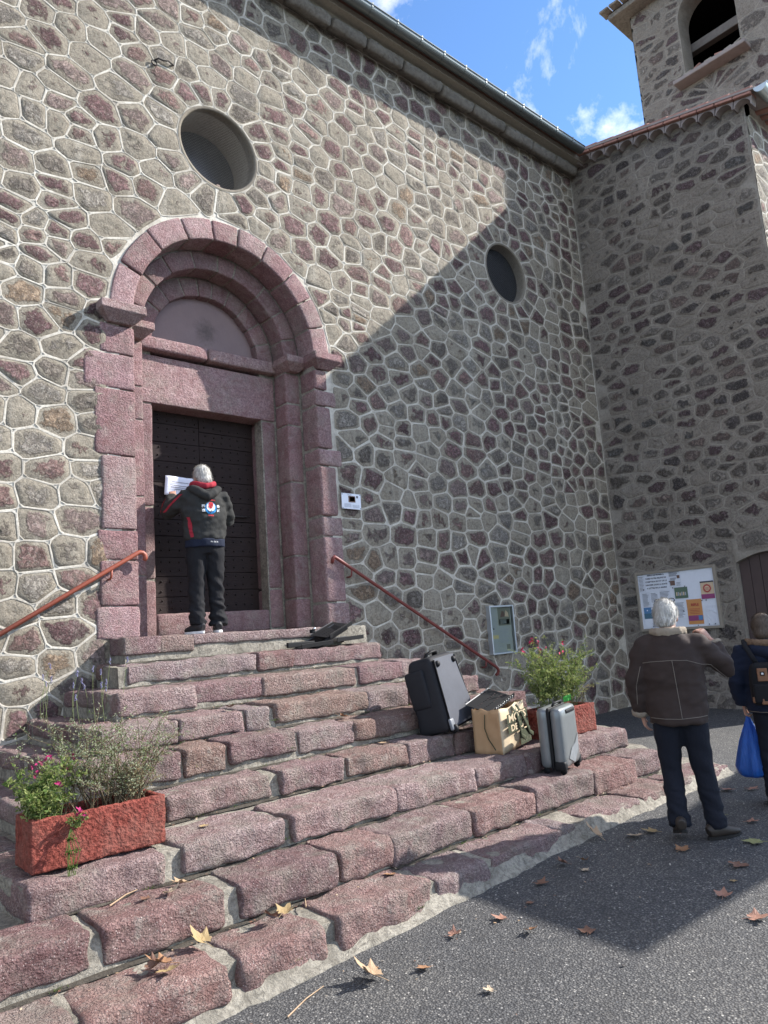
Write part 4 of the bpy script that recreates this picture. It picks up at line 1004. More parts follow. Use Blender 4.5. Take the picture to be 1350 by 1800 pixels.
b = MB(); b.rbox((0, 0, 0), (W_, D_, H_), .055, .0, .05, warp=taper); bod = b.build('bag_body', blk_, bag, smooth=True)
b = MB(); n = 10; vs = []
for j in range(n + 1):
    for i in range(n + 1):
        t = j / n; k = 1.06 - .20 * t; x = (i / n - .5) * (W_ - .05) * k; z = .05 + .60 * t; vs.append((x, -D_ / 2 * (1.0 - .12 * t) - .016 - .010 * math.sin(math.pi * t) * math.sin(math.pi * i / n) + .006 * mnoise.noise(Vector((x * 9 + z * 6, z * 4, 2))), z))
b.add(vs, [(j * (n + 1) + i, j * (n + 1) + i + 1, (j + 1) * (n + 1) + i + 1, (j + 1) * (n + 1) + i) for j in range(n) for i in range(n)]); b.build('underside_panel', fab, bag, smooth=True)
for s in (-1, 1):
    b = MB(); b.tube([(s * .16, -D_ / 2 + .02, .60), (s * .16, -D_ / 2 - .012, .60), (s * .16, -D_ / 2 - .025, .60)], [.03, .028, .016], 12); b.build('foot_stud', plast, bag, smooth=True)
    b = MB(); b.tube([(s * .22 - .017, -D_ / 2 - .012, .035), (s * .22 + .017, -D_ / 2 - .012, .035)], .038, 16); b.build('wheel', plast, bag, smooth=True)
    b = MB(); b.rbox((s * .235, -D_ / 2 - .012, .075), (.07, .03, .10), .014, 0, .1); b.build('corner_guard', simple('guard_plastic', (.16, .17, .185), .4, .5), bag, smooth=True)
    b = MB(); b.tube([(s * .245, -D_ / 2 - .008, .05), (s * .205, -D_ / 2 - .004, .64)], .006, 6); b.build('piping', plast, bag, smooth=True)
b = MB(); b.tube([(-.11, .0, .655), (-.09, -.03, .70), (-.04, -.05, .715), (.03, -.05, .715), (.08, -.03, .70), (.10, .0, .655)], [(.014, .028)] * 6, 8, ref=(0, 0, 1)); b.build('handle', plast, bag, smooth=True)
b = MB(); b.tube([(-.262, -.04, .16), (-.24, -.04, .40)], .006, 6); b.build('zip', simple('zip_metal', (.25, .25, .26), .4, .5, .5), bag)
b = MB(); b.rbox((-.245, .06, .42), (.06, .20, .34), .03, .006, .06); b.build('side_pocket', blk_, bag, smooth=True)
place(bag, (4.945, -2.205, ZK[5] + .012), math.radians(17), math.radians(-12), math.radians(-4))

case2 = empty('cabin_suitcase'); tag(case2, 'silver grey hard shell cabin suitcase with a black zip band, right of the jute bag', 'luggage')
sil = simple('silver_shell', (.19, .20, .20), .33, .5, .35, .12, 9, 30, .0006)
for yy, d in ((-.058, .105), (.062, .11)):
    b = MB(); b.rbox((0, yy, .295), (.38, d, .50), .045, .0015, .05, freq=4); b.build('shell', sil, case2, smooth=True)
b = MB(); b.rbox((0, .002, .295), (.386, .026, .506), .02, 0, .06); b.build('zip_band', plast, case2, smooth=True)
for sx in (-1, 1):
    b = MB(); b.rbox((sx * .165, -.06, .07), (.07, .10, .08), .02, 0, .05); b.build('corner_guard', plast, case2, smooth=True)
    for yy in (-.075, .075):
        b = MB(); b.tube([(sx * .155 - .012, yy, .026), (sx * .155 + .012, yy, .026)], .026, 14); b.rbox((sx * .155, yy, .045), (.034, .03, .03), .008, 0, .1); b.build('wheel', plast, case2, smooth=True)
b = MB(); b.rbox((.03, -.085, .50), (.20, .07, .035), .012, 0, .06); b.build('handle_recess', plast, case2, smooth=True)
b = MB(); b.tube([(-.08, .0, .545), (-.075, -.012, .567), (-.03, -.02, .575), (.05, -.02, .575), (.095, -.012, .567), (.10, 0, .545)], .010, 8); b.build('handle', plast, case2, smooth=True)
b = MB(); b.add([(-.10, -.115, .12), (.02, -.1155, .07), (.12, -.1155, .16), (.15, -.115, .30), (.06, -.1155, .22), (-.02, -.1155, .20)], [(0, 1, 2, 3, 4, 5)]); b.build('scuff', simple('scuffed_shell', (.22, .23, .24), .5, .4, .3), case2)
place(case2, (5.455, -3.005, ZK[7] + .008), math.radians(14), 0, math.radians(-1.5))
# green tag on the suitcase handle
b = MB(); vs = []; 
for j in range(5):
    for i in range(5): vs.append((.10 + .014 * i, -.04 - .012 * i + .01 * mnoise.noise(Vector((i * .7, j * .6, 0))), .555 + .012 * j + .004 * i))
b.add(vs, [(j * 5 + i, j * 5 + i + 1, j * 5 + 6 + i, j * 5 + 5 + i) for j in range(4) for i in range(4)]); b.build('luggage_tag', flat('green_tag', (.06, .30, .05)), case2)

jute = empty('jute_shopping_bag'); tag(jute, 'open tan jute shopping bag with dark green print, between holdall and suitcase', 'bag')
mj = NT('jute'); q_ = mj.noise(260, 3, .6); mj.bump(q_, 1, .002); mjute = mj.set(mj.mix(mj.noise(7, 5, .6), (.33, .20, .105), (.44, .285, .16)), .9, .15)
mjl = flat('jute_light', (.50, .40, .27), .85); mgreen = simple('bag_green', (.048, .055, .032), .8, .2, 0, .3, 20)
JW, JD, JH = .52, .27, .38
def wall(x0, y0, x1, y1, nm, mat, bulge):
    b = MB(); n, m = 12, 9; vs = []; L = math.hypot(x1 - x0, y1 - y0); nx, ny = (y1 - y0) / L, -(x1 - x0) / L
    for j in range(m + 1):
        for i in range(n + 1):
            t, s = i / n, j / m; bl = bulge * math.sin(math.pi * t) * math.sin(math.pi * min(1, s * 1.1)) + .026 * mnoise.noise(Vector((t * 5 + x0 * 9, s * 4, y0 * 8))) * math.sin(math.pi * t)
            sag = -.012 * math.sin(math.pi * t) * s; k = 1.0 - .04 * s
            vs.append(((x0 + (x1 - x0) * t) * k + nx * bl, (y0 + (y1 - y0) * t) * k + ny * bl, s * JH + sag + .004 + (.030 * mnoise.noise(Vector((x0 * 3 + t * 3.5, y0 * 5 + t, 4))) * s * math.sin(math.pi * t))))
    b.add(vs, [(j * (n + 1) + i, j * (n + 1) + i + 1, (j + 1) * (n + 1) + i + 1, (j + 1) * (n + 1) + i) for j in range(m) for i in range(n)])
    o = b.build(nm, mat, jute, smooth=True); md = o.modifiers.new('solid', 'SOLIDIFY'); md.thickness = .004; md.offset = 0; return o
hx, hy = JW / 2, JD / 2
wall(-hx, -hy, hx, -hy, 'front_panel', mjl, .034); wall(hx, -hy, hx, hy, 'side_panel', mjute, -.015); wall(hx, hy, -hx, hy, 'back_panel', mjute, .01); wall(-hx, hy, -hx, -hy, 'side_panel', mjute, -.02)
b = MB(); b.box((0, 0, .006), (JW - .01, JD - .01, .008)); b.build('base', mjute, jute)
b = MB(); b.tube([(-hx - .003, .0, .34), (-hx + .006, .02, .22), (-hx + .016, .0, .13), (-hx - .002, -.07, .04)], .004, 5); b.build('side_seam', mgreen, jute)
b = MB(); o, ex, ey = Vector((-hx, -hy - .050, 0)), Vector((1, 0, 0)), Vector((0, 0.02, 1))
quad(b, o, ex, ey, .06, .47, .245, .325, 0); quad(b, o, ex, ey, .06, .47, .165, .235, 0); quad(b, o, ex, ey, .27, .49, .03, .155, 0)
o2 = o + Vector((0, -.002, 0))
put_text(b, "MOTS", .088, o2 + ex * .26 + ey * .283, ex * 1.5, ey, bold=.002, mi=1); put_text(b, "DE LA", .074, o2 + ex * .26 + ey * .20, ex * 1.5, ey, bold=.002, mi=1); put_text(b, "DE LAUL", .05, o2 + ex * .385 + ey * .065, ex, ey, mi=2)
b.build('print', [mgreen, mjl, simple('dark_print', (.12, .12, .08), .8)], jute)
for xs, dr in ((.03, -.05), (.12, .03)):
    b = MB(); b.tube([(xs - .05, -hy - .008, JH - .01), (xs - .04, -hy - .05, JH - .08), (xs + dr * .5, -hy - .06, .20), (xs + .05 + dr, -hy - .055, .11), (xs + .13 + dr, -hy - .05, .07)], [(.020, .004)] * 5, 6, ref=(1, 0, 0)); b.build('strap', mgreen, jute, smooth=True)
place(jute, (5.265, -2.52, ZK[6] + .008), math.radians(13), 0, math.radians(-3))

def stand_desk(nm, label, loc, rot, rows=5, group='folded black music stand desks'):
    """perforated black sheet-metal desk of a folding music stand"""
    o = empty(nm); tag(o, label, 'music stand', group)
    b = MB(); nx, ny = 12, rows; W2, H2 = .44, .26; vs = []; fs = []
    def cell(x0, x1, y0, y1, hole):
        base = len(vs)
        vs.extend([(x0, y0, 0), (x1, y0, 0), (x1, y1, 0), (x0, y1, 0)])
        if not hole: fs.append((base, base + 1, base + 2, base + 3)); return
        dx, dy = (x1 - x0) * .36, (y1 - y0) * .40
        vs.extend([(x0 + dx, y0 + dy, 0), (x1 - dx, y0 + dy, 0), (x1 - dx, y1 - dy, 0), (x0 + dx, y1 - dy, 0)])
        for i in range(4): fs.append((base + i, base + (i + 1) % 4, base + 4 + (i + 1) % 4, base + 4 + i))
    for i in range(nx):
        for j in range(ny): cell(-W2 / 2 + W2 * i / nx, -W2 / 2 + W2 * (i + 1) / nx, -H2 / 2 + H2 * j / ny, -H2 / 2 + H2 * (j + 1) / ny, 0 < i < nx - 1 and 0 < j < ny - 1)
    b.add(vs, fs); p = b.build('perforated_plate', plast, o); md = p.modifiers.new('s', 'SOLIDIFY'); md.thickness = .003
    b = MB(); b.rbox((0, -H2 / 2 - .004, .018), (W2, .008, .045), .003, 0, .3); b.build('lip', plast, o)
    b = MB(); b.tube([(-W2 / 2, H2 / 2, .002), (W2 / 2, H2 / 2, .002)], .006, 6); b.build('rim', simple('worn_black_metal', (.10, .10, .105), .3, .5, .5), o)
    b = MB(); b.tube([(0, -.03, -.02), (0, .09, -.02)], .012, 8); b.build('socket', plast, o, smooth=True)
    o.location = loc; o.rotation_euler = rot; return o
R_ = math.radians
stand_desk('music_stand_desk', 'upper black perforated music stand desk, propped at a slant on the top step', (4.95, -.52, .035), (R_(10), R_(-17), R_(16)))
stand_desk('music_stand_desk.001', 'flat black music stand desk at the right end of the top step pile', (5.10, -.50, -.075), (R_(6), R_(-2), R_(10)))
stand_desk('music_stand_desk.002', 'lowest black music stand desk, reaching left along the top step', (4.62, -.56, -.105), (R_(8), R_(-3), R_(5)))
stand_desk('music_stand_desk.004', 'crooked black music stand desk under the slanted one on the top step', (4.84, -.55, -.035), (R_(14), R_(-26), R_(-9)))
b = MB(); b.rbox((4.47, -.62, -.095), (.34, .035, .055), .008, 0, .1); b.rbox((4.72, -.47, -.085), (.30, .05, .035), .008, 0, .1); b.rbox((4.70, -.52, .03), (.05, .05, .04), .01, 0, .1)
fs_ = b.build('stand_leg', plast); tag(fs_, 'bundle of folded black stand legs under the slanted desk on the top step', 'stand legs')
b = MB(); b.tube([(4.70, -.54, .05), (4.70, -.565, .062), (4.70, -.57, .064)], [.016, .014, .006], 10); o = b.build('clamp_knob', simple('bright_steel', (.7, .7, .7), .2, .5, .9, .05), fs_, smooth=True)
jd = stand_desk('music_stand_desk.003', 'black music stand desk sticking out of the jute bag', (5.23, -2.50, ZK[6] + .385), (R_(-78), R_(3), R_(12)), 4)
jd.rotation_euler = (R_(17), R_(-13), R_(11)); jd.location = (5.22, -2.46, ZK[6] + .425)
b = MB()
for i in range(9): b.rbox((-.16 + i * .04, -.145, .02), (.012, .006, .03), .002, 0, .1)
b.build('clip_row', simple('pale_metal', (.5, .5, .5), .3, .5, .6), jd, kind='stuff')

# ------------------------------------------------------------------ planters and plants
def mat_planter():
    t = NT('red_stucco'); n = t.noise(48, 5, .55); n2 = t.noise(20, 4, .5)
    c = t.mix(t.ramp(n, [(.35, 0), (.62, 1)]), (.12, .028, .021), (.235, .062, .046)); c = t.mix(t.ramp(t.noise(5, 6, .7), [(.45, 0), (.7, .55)]), c, (.22, .115, .09))
    t.bump(t.math('ADD', n, t.math('MULTIPLY', n2, .7)), 1, .02); return t.set(c, .9, .15)
MPL = mat_planter(); soil = mat_mortar('soil', (.05, .038, .028), (.09, .07, .05), 30, .02)
def planter(name, label, loc, rz):
    o = empty(name); tag(o, label, 'planter', 'red stucco planters on the steps'); L, D, H, t = .73, .30, .265, .035
    b = MB()
    for c, d in (((0, -D / 2 + t / 2, H / 2), (L, t, H)), ((0, D / 2 - t / 2, H / 2), (L, t, H)), ((-L / 2 + t / 2, 0, H / 2), (t, D - 2 * t + .01, H - .003)), ((L / 2 - t / 2, 0, H / 2), (t, D - 2 * t + .01, H - .003)), ((0, 0, .02), (L - .02, D - .02, .03))):
        b.rbox(c, d, .012, .007, .022, freq=34, seed=rnd.uniform(0, 9))
    b.build('trough', MPL, o, smooth=True, kind='stuff' if False else None)
    b = MB(); b.rbox((0, 0, H - .055), (L - 2 * t + .01, D - 2 * t + .01, .03), .01, .012, .04, freq=15); b.build('soil', soil, o, smooth=True)
    o.location = loc; o.rotation_euler = (0, 0, rz); return o
planter('planter', 'red stucco planter at the left of the steps, its long face in full sun', (1.605, -2.60, ZK[6] + .012), R_(-1))
planter('planter.001', 'red stucco planter at the right end of the steps, half hidden by the suitcase', (6.08, -2.58, ZK[6] + .012), R_(-2))
def leafmat(name, a, b_, tr=.42):
    t = NT(name); c = t.mix(t.noise(23, 2, .5), a, b_); m = t.set(c, .6, .3)
    d = t.t.nodes.new('ShaderNodeBsdfTranslucent'); t.put(d.inputs[0], c); mx = t.t.nodes.new('ShaderNodeMixShader'); mx.inputs[0].default_value = tr
    out = [n for n in t.t.nodes if n.type == 'OUTPUT_MATERIAL'][0]; t.t.links.new(t.bsdf.outputs[0], mx.inputs[1]); t.t.links.new(d.outputs[0], mx.inputs[2]); t.t.links.new(mx.outputs[0], out.inputs[0]); return m
ML = {'bright': leafmat('sage_leaf', (.17, .21, .06), (.33, .36, .13)), 'grey': leafmat('grey_leaf', (.27, .31, .19), (.43, .46, .31)), 'green': leafmat('green_leaf', (.06, .12, .025), (.15, .21, .05)), 'dry': leafmat('dry_leaf', (.22, .17, .09), (.33, .27, .15)), 'stem': simple('woody_stem', (.10, .075, .045), .8, .2, 0, .3), 'greenstem': simple('green_stem', (.12, .15, .06), .7, .2), 'magenta': flat('magenta_petal', (.30, .02, .10), .6), 'redpetal': flat('red_petal', (.45, .03, .09), .6), 'lav': flat('lavender_petal', (.16, .15, .26), .7)}
def bush(name, label, c, spread, height, nst, lsize, nleaf, mats, seed, lean=(0, 0), flower=None, nfl=0, base=(.25, .08), twigs=5, gap=.25):
    r = random.Random(seed); o = empty(name, c); tag(o, label, 'plant', 'plants in the red planters'); st, lf = MB(), [MB() for _ in mats]; tips = []
    def leaves(pts, n, lo):
        for _ in range(n):
            t = lo + (1 - lo) * r.random(); k = min(int(t * (len(pts) - 1)), len(pts) - 2); f = t * (len(pts) - 1) - k; p = pts[k].lerp(pts[k + 1], f)
            d = Vector((r.gauss(0, 1), r.gauss(0, 1), r.gauss(.35, .7))).normalized(); w = d.cross(Vector((r.gauss(0, 1), r.gauss(0, 1), r.gauss(0, 1)))).normalized(); L = lsize * r.uniform(.6, 1.5)
            p = p + d * .004; up = d.cross(w) * L * .18
            r.choice(lf).add([p, p + d * L * .5 + w * L * .26 + up, p + d * L, p + d * L * .5 - w * L * .26 + up], [(0, 1, 2), (0, 2, 3)])
    for i in range(nst):
        a = r.uniform(0, 2 * math.pi); q = math.sqrt(r.random()); h = height * r.uniform(.5, 1.05) * (1 - .35 * q)
        p0 = Vector((r.uniform(-1, 1) * base[0], r.uniform(-1, 1) * base[1], 0)); end = Vector((p0.x + math.cos(a) * spread[0] * q + lean[0] * h, p0.y + math.sin(a) * spread[1] * q + lean[1] * h, h))
        pts = []
        for k in range(6):
            t = k / 5; p = p0.lerp(end, t); p.z = h * (t ** .85) if q < .8 else h * math.sin(t * 1.9) / math.sin(1.9) ; p += Vector((r.gauss(0, .012), r.gauss(0, .012), r.gauss(0, .008))) * (k > 0); pts.append(p)
        st.tube(pts, [.0034 * (1 - .14 * k) for k in range(6)], 4); leaves(pts, nleaf, gap); tips.append(pts[-1])
        for j in range(twigs):
            k = r.randint(1, 4); s = pts[k]; d = Vector((r.gauss(0, 1), r.gauss(0, 1), r.uniform(.2, 1.3))).normalized() * height * r.uniform(.12, .30); tp = [s, s + d * .5 + Vector((0, 0, .006)), s + d]
            st.tube(tp, [.0018, .0014, .0008], 3); leaves(tp, nleaf // 2, .1)
            if r.random() < .3: tips.append(tp[-1])
    st.build('stems', ML['stem'] if 'dry' in mats or 'grey' in mats else ML['greenstem'], o, kind='stuff')
    for b, m in zip(lf, mats): b.build('foliage', ML[m], o, kind='stuff')
    if flower:
        fm = MB()
        for i in range(7):
            a = i * 2 * math.pi / 7 + .3; d = Vector((math.cos(a), math.sin(a), .5 + .6 * (i % 3) / 2)).normalized(); w = d.cross(Vector((0, 0, 1))).normalized(); fm.add([Vector((0, 0, .004 * i)), d * .010 + w * .006 + Vector((0, 0, .004 * i)), d * .019 + Vector((0, 0, .004 * i)), d * .010 - w * .006 + Vector((0, 0, .004 * i))], [(0, 1, 2, 3)])
        me = fm.mesh('flower', ML[flower]); tips.sort(key=lambda p: -p.z + r.uniform(-.15, .15))
        for p in tips[:nfl]:
            f = newobj('flower', me, o); f.location = p; f.rotation_euler = (r.uniform(-.6, .6), r.uniform(-.6, .6), r.uniform(0, 6)); s = r.uniform(.9, 1.7); f.scale = (s, s, s)
    return o
zP = ZK[6] + .012 + .225
bush('sage_bush', 'bright yellow green sage bush in the right planter, red flowers at its tips', (6.05, -2.58, zP), (.42, .28), .76, 56, .021, 34, ['bright', 'bright', 'green'], 3, (.02, 0), 'redpetal', 11, (.28, .08), 6, .18)
bush('trailing_herb', 'thin straw coloured herb leaning out right of the sage bush', (6.34, -2.60, zP), (.10, .10), .36, 7, .016, 10, ['dry', 'bright'], 9, (.75, -.1), None, 0, (.05, .05), 3)
bush('grey_herb_bush', 'airy grey green herb bush rising behind the left planter rim', (1.68, -2.57, zP), (.42, .28), .68, 52, .0120, 26, ['grey', 'grey', 'grey', 'green'], 5, (.05, .15), None, 0, (.24, .08), 6, .15)
bush('pink_flowered_sage', 'green leafy sage with magenta flowers at the left end of the left planter', (1.34, -2.62, zP), (.20, .16), .36, 30, .023, 26, ['green', 'bright'], 6, (-.12, -.1), 'magenta', 8, (.09, .07), 4, .1)
bush('dry_twig_plant', 'dry brown twiggy plant at the right end of the left planter', (1.80, -2.58, zP), (.20, .16), .34, 30, .012, 20, ['dry', 'grey'], 8, (.1, 0), None, 0, (.1, .08), 6, .3)
# trailing sprig over the planter front, lavender spikes behind
o = bush('trailing_sprig', 'small leafy sprig with pink tips hanging over the front of the left planter', (1.47, -2.775, zP - .02), (.05, .03), .06, 6, .016, 14, ['green', 'bright'], 12, (0, -.4), 'magenta', 3, (.03, .01), 3, .1)
sp = MB(); rr = random.Random(2)
for i in range(9):
    p = Vector((-.05, -.02, 0)); pts = [p]
    for k in range(5): p = p + Vector((rr.uniform(-.025, .02), -.012 - .006 * (k < 2), -.05 - .012 * k)); pts.append(p)
    sp.tube(pts, .0016, 4)
    for q in pts[1:]:
        for _ in range(5):
            d = Vector((rr.gauss(0, 1), rr.gauss(-.4, 1), rr.gauss(-.2, 1))).normalized() * .016; w_ = d.cross(Vector((.3, .5, 1))).normalized() * .005; sp.add([q, q + d * .5 + w_, q + d, q + d * .5 - w_], [(0, 1, 2, 3)])
sp.build('hanging_stems', ML['green'], o, kind='stuff')
lv = empty('lavender', (2.13, -.90, ZK[2] - .19)); tag(lv, 'slender lavender spikes growing against the left end of the steps', 'plant')
ls = MB(); lf_ = MB(); rr = random.Random(14)
for i in range(16):
    x, y = rr.uniform(-.28, .22), rr.uniform(-.5, .35); h = rr.uniform(.2, .46); pts = [Vector((x, y, 0)), Vector((x + rr.uniform(-.02, .02), y, h * .5)), Vector((x + rr.uniform(-.05, .05), y - .02, h))]
    ls.tube(pts, .0016, 3)
    for k in range(9):
        q = pts[2] + Vector((rr.gauss(0, .004), rr.gauss(0, .004), -.005 * k)); s_ = .006; lf_.add([q + Vector((-s_, 0, 0)), q + Vector((0, -s_, 0)), q + Vector((s_, 0, 0)), q + Vector((0, 0, s_ * 1.5))], [(0, 1, 3), (1, 2, 3)])
ls.build('stems', ML['greenstem'], lv, kind='stuff'); lf_.build('flower_spikes', ML['lav'], lv, kind='stuff')

# ------------------------------------------------------------------ fallen plane leaves
LM = {n: simple('leaf_' + n, c, .65, .3, 0, .3, 40, 90, .001) for n, c in dict(tan=(.34, .235, .145), orange=(.26, .14, .075), yellow=(.30, .215, .105), brown=(.17, .09, .06), pink=(.29, .155, .11), green=(.23, .23, .10), pale=(.42, .33, .23)).items()}
def leaf_mesh(seed, curl, mat):
    r = random.Random(seed); b = MB(); n = 30; vs = [(0, 0, 0)]; lob = [(-2.2, .55), (-1.15, .85), (0, 1.0), (1.15, .85), (2.2, .55)]
    fold = r.uniform(-.5, .5); rings = (.45, 1.0)
    for f in rings:
        for i in range(n):
            a = -math.pi + 2 * math.pi * i / n; R = .50
            for l, s in lob: R = max(R, s * max(0, 1 - abs(a - l) / .72) ** .62)
            if abs(abs(a) - math.pi) < .35: R = .12
            R *= (1 + .10 * math.sin(i * 2.4 + seed)) if f == 1 else 1
            x, y = math.sin(a) * R * f, math.cos(a) * R * f
            z = curl * ((x * (1 + fold)) ** 2 + .6 * y * y) + .10 * mnoise.noise(Vector((x * 2, y * 2, seed))) * f
            vs.append((x, y, z))
    fs = [(0, 1 + (i + 1) % n, 1 + i) for i in range(n)] + [(1 + i, 1 + (i + 1) % n, 1 + n + (i + 1) % n, 1 + n + i) for i in range(n)]
    fs = [tuple(reversed(f)) for f in fs]
    b.add(vs, fs); b.tube([(0, 0, .0), (.02, -.4, .03), (.06, -.85, .02)], .018, 4)
    return b.mesh('fallen_leaf', LM[mat], smooth=False)
LMESH = {}
def fallen(label, loc, size, mat, rz, curl=.35, tilt=(0, 0), var=0, lift=None):
    curl *= .62; tilt = (tilt[0] * .6, tilt[1] * .8); size *= .92
    key = (mat, round(curl, 2), var)
    if key not in LMESH: LMESH[key] = leaf_mesh(var * 7 + 3, curl, mat)
    o = newobj('fallen_leaf', LMESH[key]); o.scale = (size, size, size); o.rotation_euler = (tilt[0], tilt[1], rz)
    o.location = loc; bpy.context.view_layer.update(); rot = o.rotation_euler.to_matrix(); lo = min((rot @ (v.co * size)).z for v in LMESH[key].vertices)
    o.location = (loc[0], loc[1], loc[2] - lo + .003); tag(o, label, 'leaf', 'fallen plane tree leaves'); return o
def G(x, y): return (x, y, gz(x, y) + .004)
def T(k, x, y): return (x, y, ZK[k] + .010)
fallen('large curled tan leaf on the asphalt just below the lowest step, in sun', G(2.48, -3.92), .115, 'tan', .6, .9, (.55, .25), 1)
fallen('torn brown leaf scrap right behind the large curled tan leaf', G(2.56, -3.84), .05, 'orange', 2.1, .6, (.2, 0), 2)
fallen('small orange leaf on the sunlit asphalt right of the large curled one', G(2.72, -4.05), .062, 'orange', 1.3, .5, (.15, .2), 2)
fallen('curled pinkish leaf on the asphalt below the lowest step, left of the shadow', G(3.07, -3.91), .06, 'pink', 4.0, .9, (.2, .2), 3)
fallen('brown leaf at the left edge of the shadow, near the lowest step', G(3.39, -3.99), .066, 'pink', .3, .4, (.1, .1), 1)
fallen('curled orange brown leaf in the shadow near its left border', G(3.35, -4.22), .062, 'orange', 2.7, .8, (.3, 0), 2)
fallen('rust brown leaf in the shadow close to the step foot', G(3.93, -3.86), .07, 'brown', 3.4, .5, (.1, .2), 3)
fallen('tiny brown leaf in the left shadow between two bigger ones', G(3.66, -3.99), .04, 'brown', 1.2, .3, (0, 0), 1)
fallen('flat dull brown leaf in the middle of the asphalt shadow', G(3.52, -4.47), .07, 'brown', 5.3, .25, (0, 0), 2)
fallen('curled brown leaf leaning on the step foot in the shadow', G(4.27, -3.80), .075, 'brown', .9, .9, (.5, .1), 1)
fallen('upright rust leaf among three by the step foot in shadow', G(4.39, -3.88), .055, 'orange', 2.0, .8, (.5, 0), 3)
fallen('pale small leaf in front of the step foot in shadow', G(4.27, -3.96), .05, 'pale', 3.1, .4, (0, 0), 2)
fallen('big folded tan leaf standing against the lowest step, half in sun', G(4.82, -3.70), .105, 'tan', .2, .8, (.9, .2), 1)
fallen('pale leaf lying in sun behind the heel of the man in the brown jacket', G(5.02, -3.90), .10, 'pale', 1.9, .5, (.15, .1), 2)
fallen('yellowish leaf overlapping the pale one behind the man in the brown jacket', G(5.17, -3.95), .085, 'yellow', .4, .4, (.1, 0), 1)
fallen('orange leaf between the shoes of the man in the brown jacket', G(4.92, -4.30), .085, 'orange', 4.6, .35, (.05, .05), 3)
fallen('brown leaf right of the legs of the man in brown, at the sun edge', G(6.05, -3.96), .085, 'brown', 2.5, .7, (.3, 0), 2)
fallen('greenish brown leaf in shade left of the plastic bag', G(5.81, -4.17), .075, 'green', .8, .3, (0, 0), 1)
fallen('pinkish leaf in shade below the blue plastic bag', G(5.75, -4.42), .07, 'pink', 3.6, .4, (.1, 0), 3)
fallen('orange leaf at the border of sun and shade under the blue plastic bag, left one', G(6.62, -3.88), .095, 'pink', 1.1, .4, (.1, .1), 1)
fallen('orange leaf at the border of sun and shade under the blue plastic bag, right one', G(6.74, -4.02), .085, 'pink', 2.9, .4, (.1, .1), 2)
fallen('yellow green leaf in shade near the right edge, greenest on the asphalt', G(5.30, -4.64), .105, 'green', .5, .2, (0, 0), 2)
fallen('rust brown flat leaf in shade below the yellow green one', G(4.85, -4.72), .10, 'brown', 1.6, .25, (0, 0), 3)
fallen('pointed brown leaf near the lower right border of the shadow', G(4.33, -4.84), .075, 'pink', 5.0, .5, (.2, 0), 1)
fallen('tiny yellow leaf in shade above the pointed brown leaf', G(4.58, -4.79), .035, 'yellow', 2.2, .3, (0, 0), 2)
fallen('bright pinkish orange leaf on sunlit asphalt at the right edge', G(4.14, -5.09), .085, 'pink', 3.8, .5, (.1, .1), 3)
fallen('small white leaf fragment on sunlit asphalt at the bottom', G(2.75, -4.45), .04, 'pale', .7, .6, (.2, 0), 3)
fallen('large golden leaf of the pile on the lowest step', T(8, 1.64, -3.40), .095, 'orange', 1.0, .8, (.3, .2), 1)
fallen('yellow leaf at the front of the pile on the lowest step', T(8, 1.62, -3.48), .085, 'yellow', 2.8, .6, (.2, .1), 2)
fallen('crumpled brown leaf under the pile on the lowest step', T(8, 1.58, -3.40), .075, 'brown', 4.4, .9, (.4, .2), 3)
fallen('arched yellow leaf casting a shadow on the lowest step, right of the pile', T(8, 1.87, -3.34), .095, 'yellow', .4, .9, (.6, .1), 1)
fallen('rust leaf standing on the lowest step beside a golden one', T(8, 2.28, -3.35), .075, 'brown', 1.9, .9, (.7, .1), 2)
fallen('golden leaf lying beside the standing rust leaf on the lowest step', T(8, 2.38, -3.31), .085, 'yellow', 5.2, .6, (.15, .1), 3)
fallen('pale yellow leaf wedged at the foot of the second step stones', T(8, 2.36, -3.12), .07, 'pale', 2.4, .7, (.8, .1), 2)
fallen('curled tan leaf on the second step from below, in sun', T(7, 1.94, -2.99), .08, 'tan', 1.4, .8, (.3, .1), 1)
fallen('bleached leaf touching the curled tan leaf on the second step from below', T(7, 1.84, -3.06), .075, 'pale', 3.3, .7, (.2, .2), 3)
fallen('dark thin leaf lying left of the two tan ones on the second step', T(7, 1.72, -3.03), .045, 'brown', .3, .3, (0, 0), 1)
fallen('orange leaf lodged behind the third stone of the lowest step', T(8, 3.15, -3.33), .07, 'orange', 2.2, .5, (.2, 0), 2)
fallen('orange brown leaf on the upper steps left of the holdall', T(4, 4.06, -1.80), .085, 'orange', 1.0, .7, (.2, .1), 1)
fallen('small tan leaf on the fifth step, in front of the holdall', T(5, 4.20, -2.14), .06, 'tan', .9, .3, (0, 0), 2)
fallen('dark curled leaf on an upper step above the left bush', T(3, 3.12, -1.52), .07, 'brown', 2.9, .8, (.2, .1), 3)
fallen('small yellow leaf on the stone right of the left planter', T(6, 2.28, -2.62), .05, 'yellow', 1.9, .4, (0, 0), 1)
fallen('dark red leaf in the shade left of the left planter', T(7, 1.02, -2.60), .09, 'brown', 1.2, .5, (.1, .1), 2)
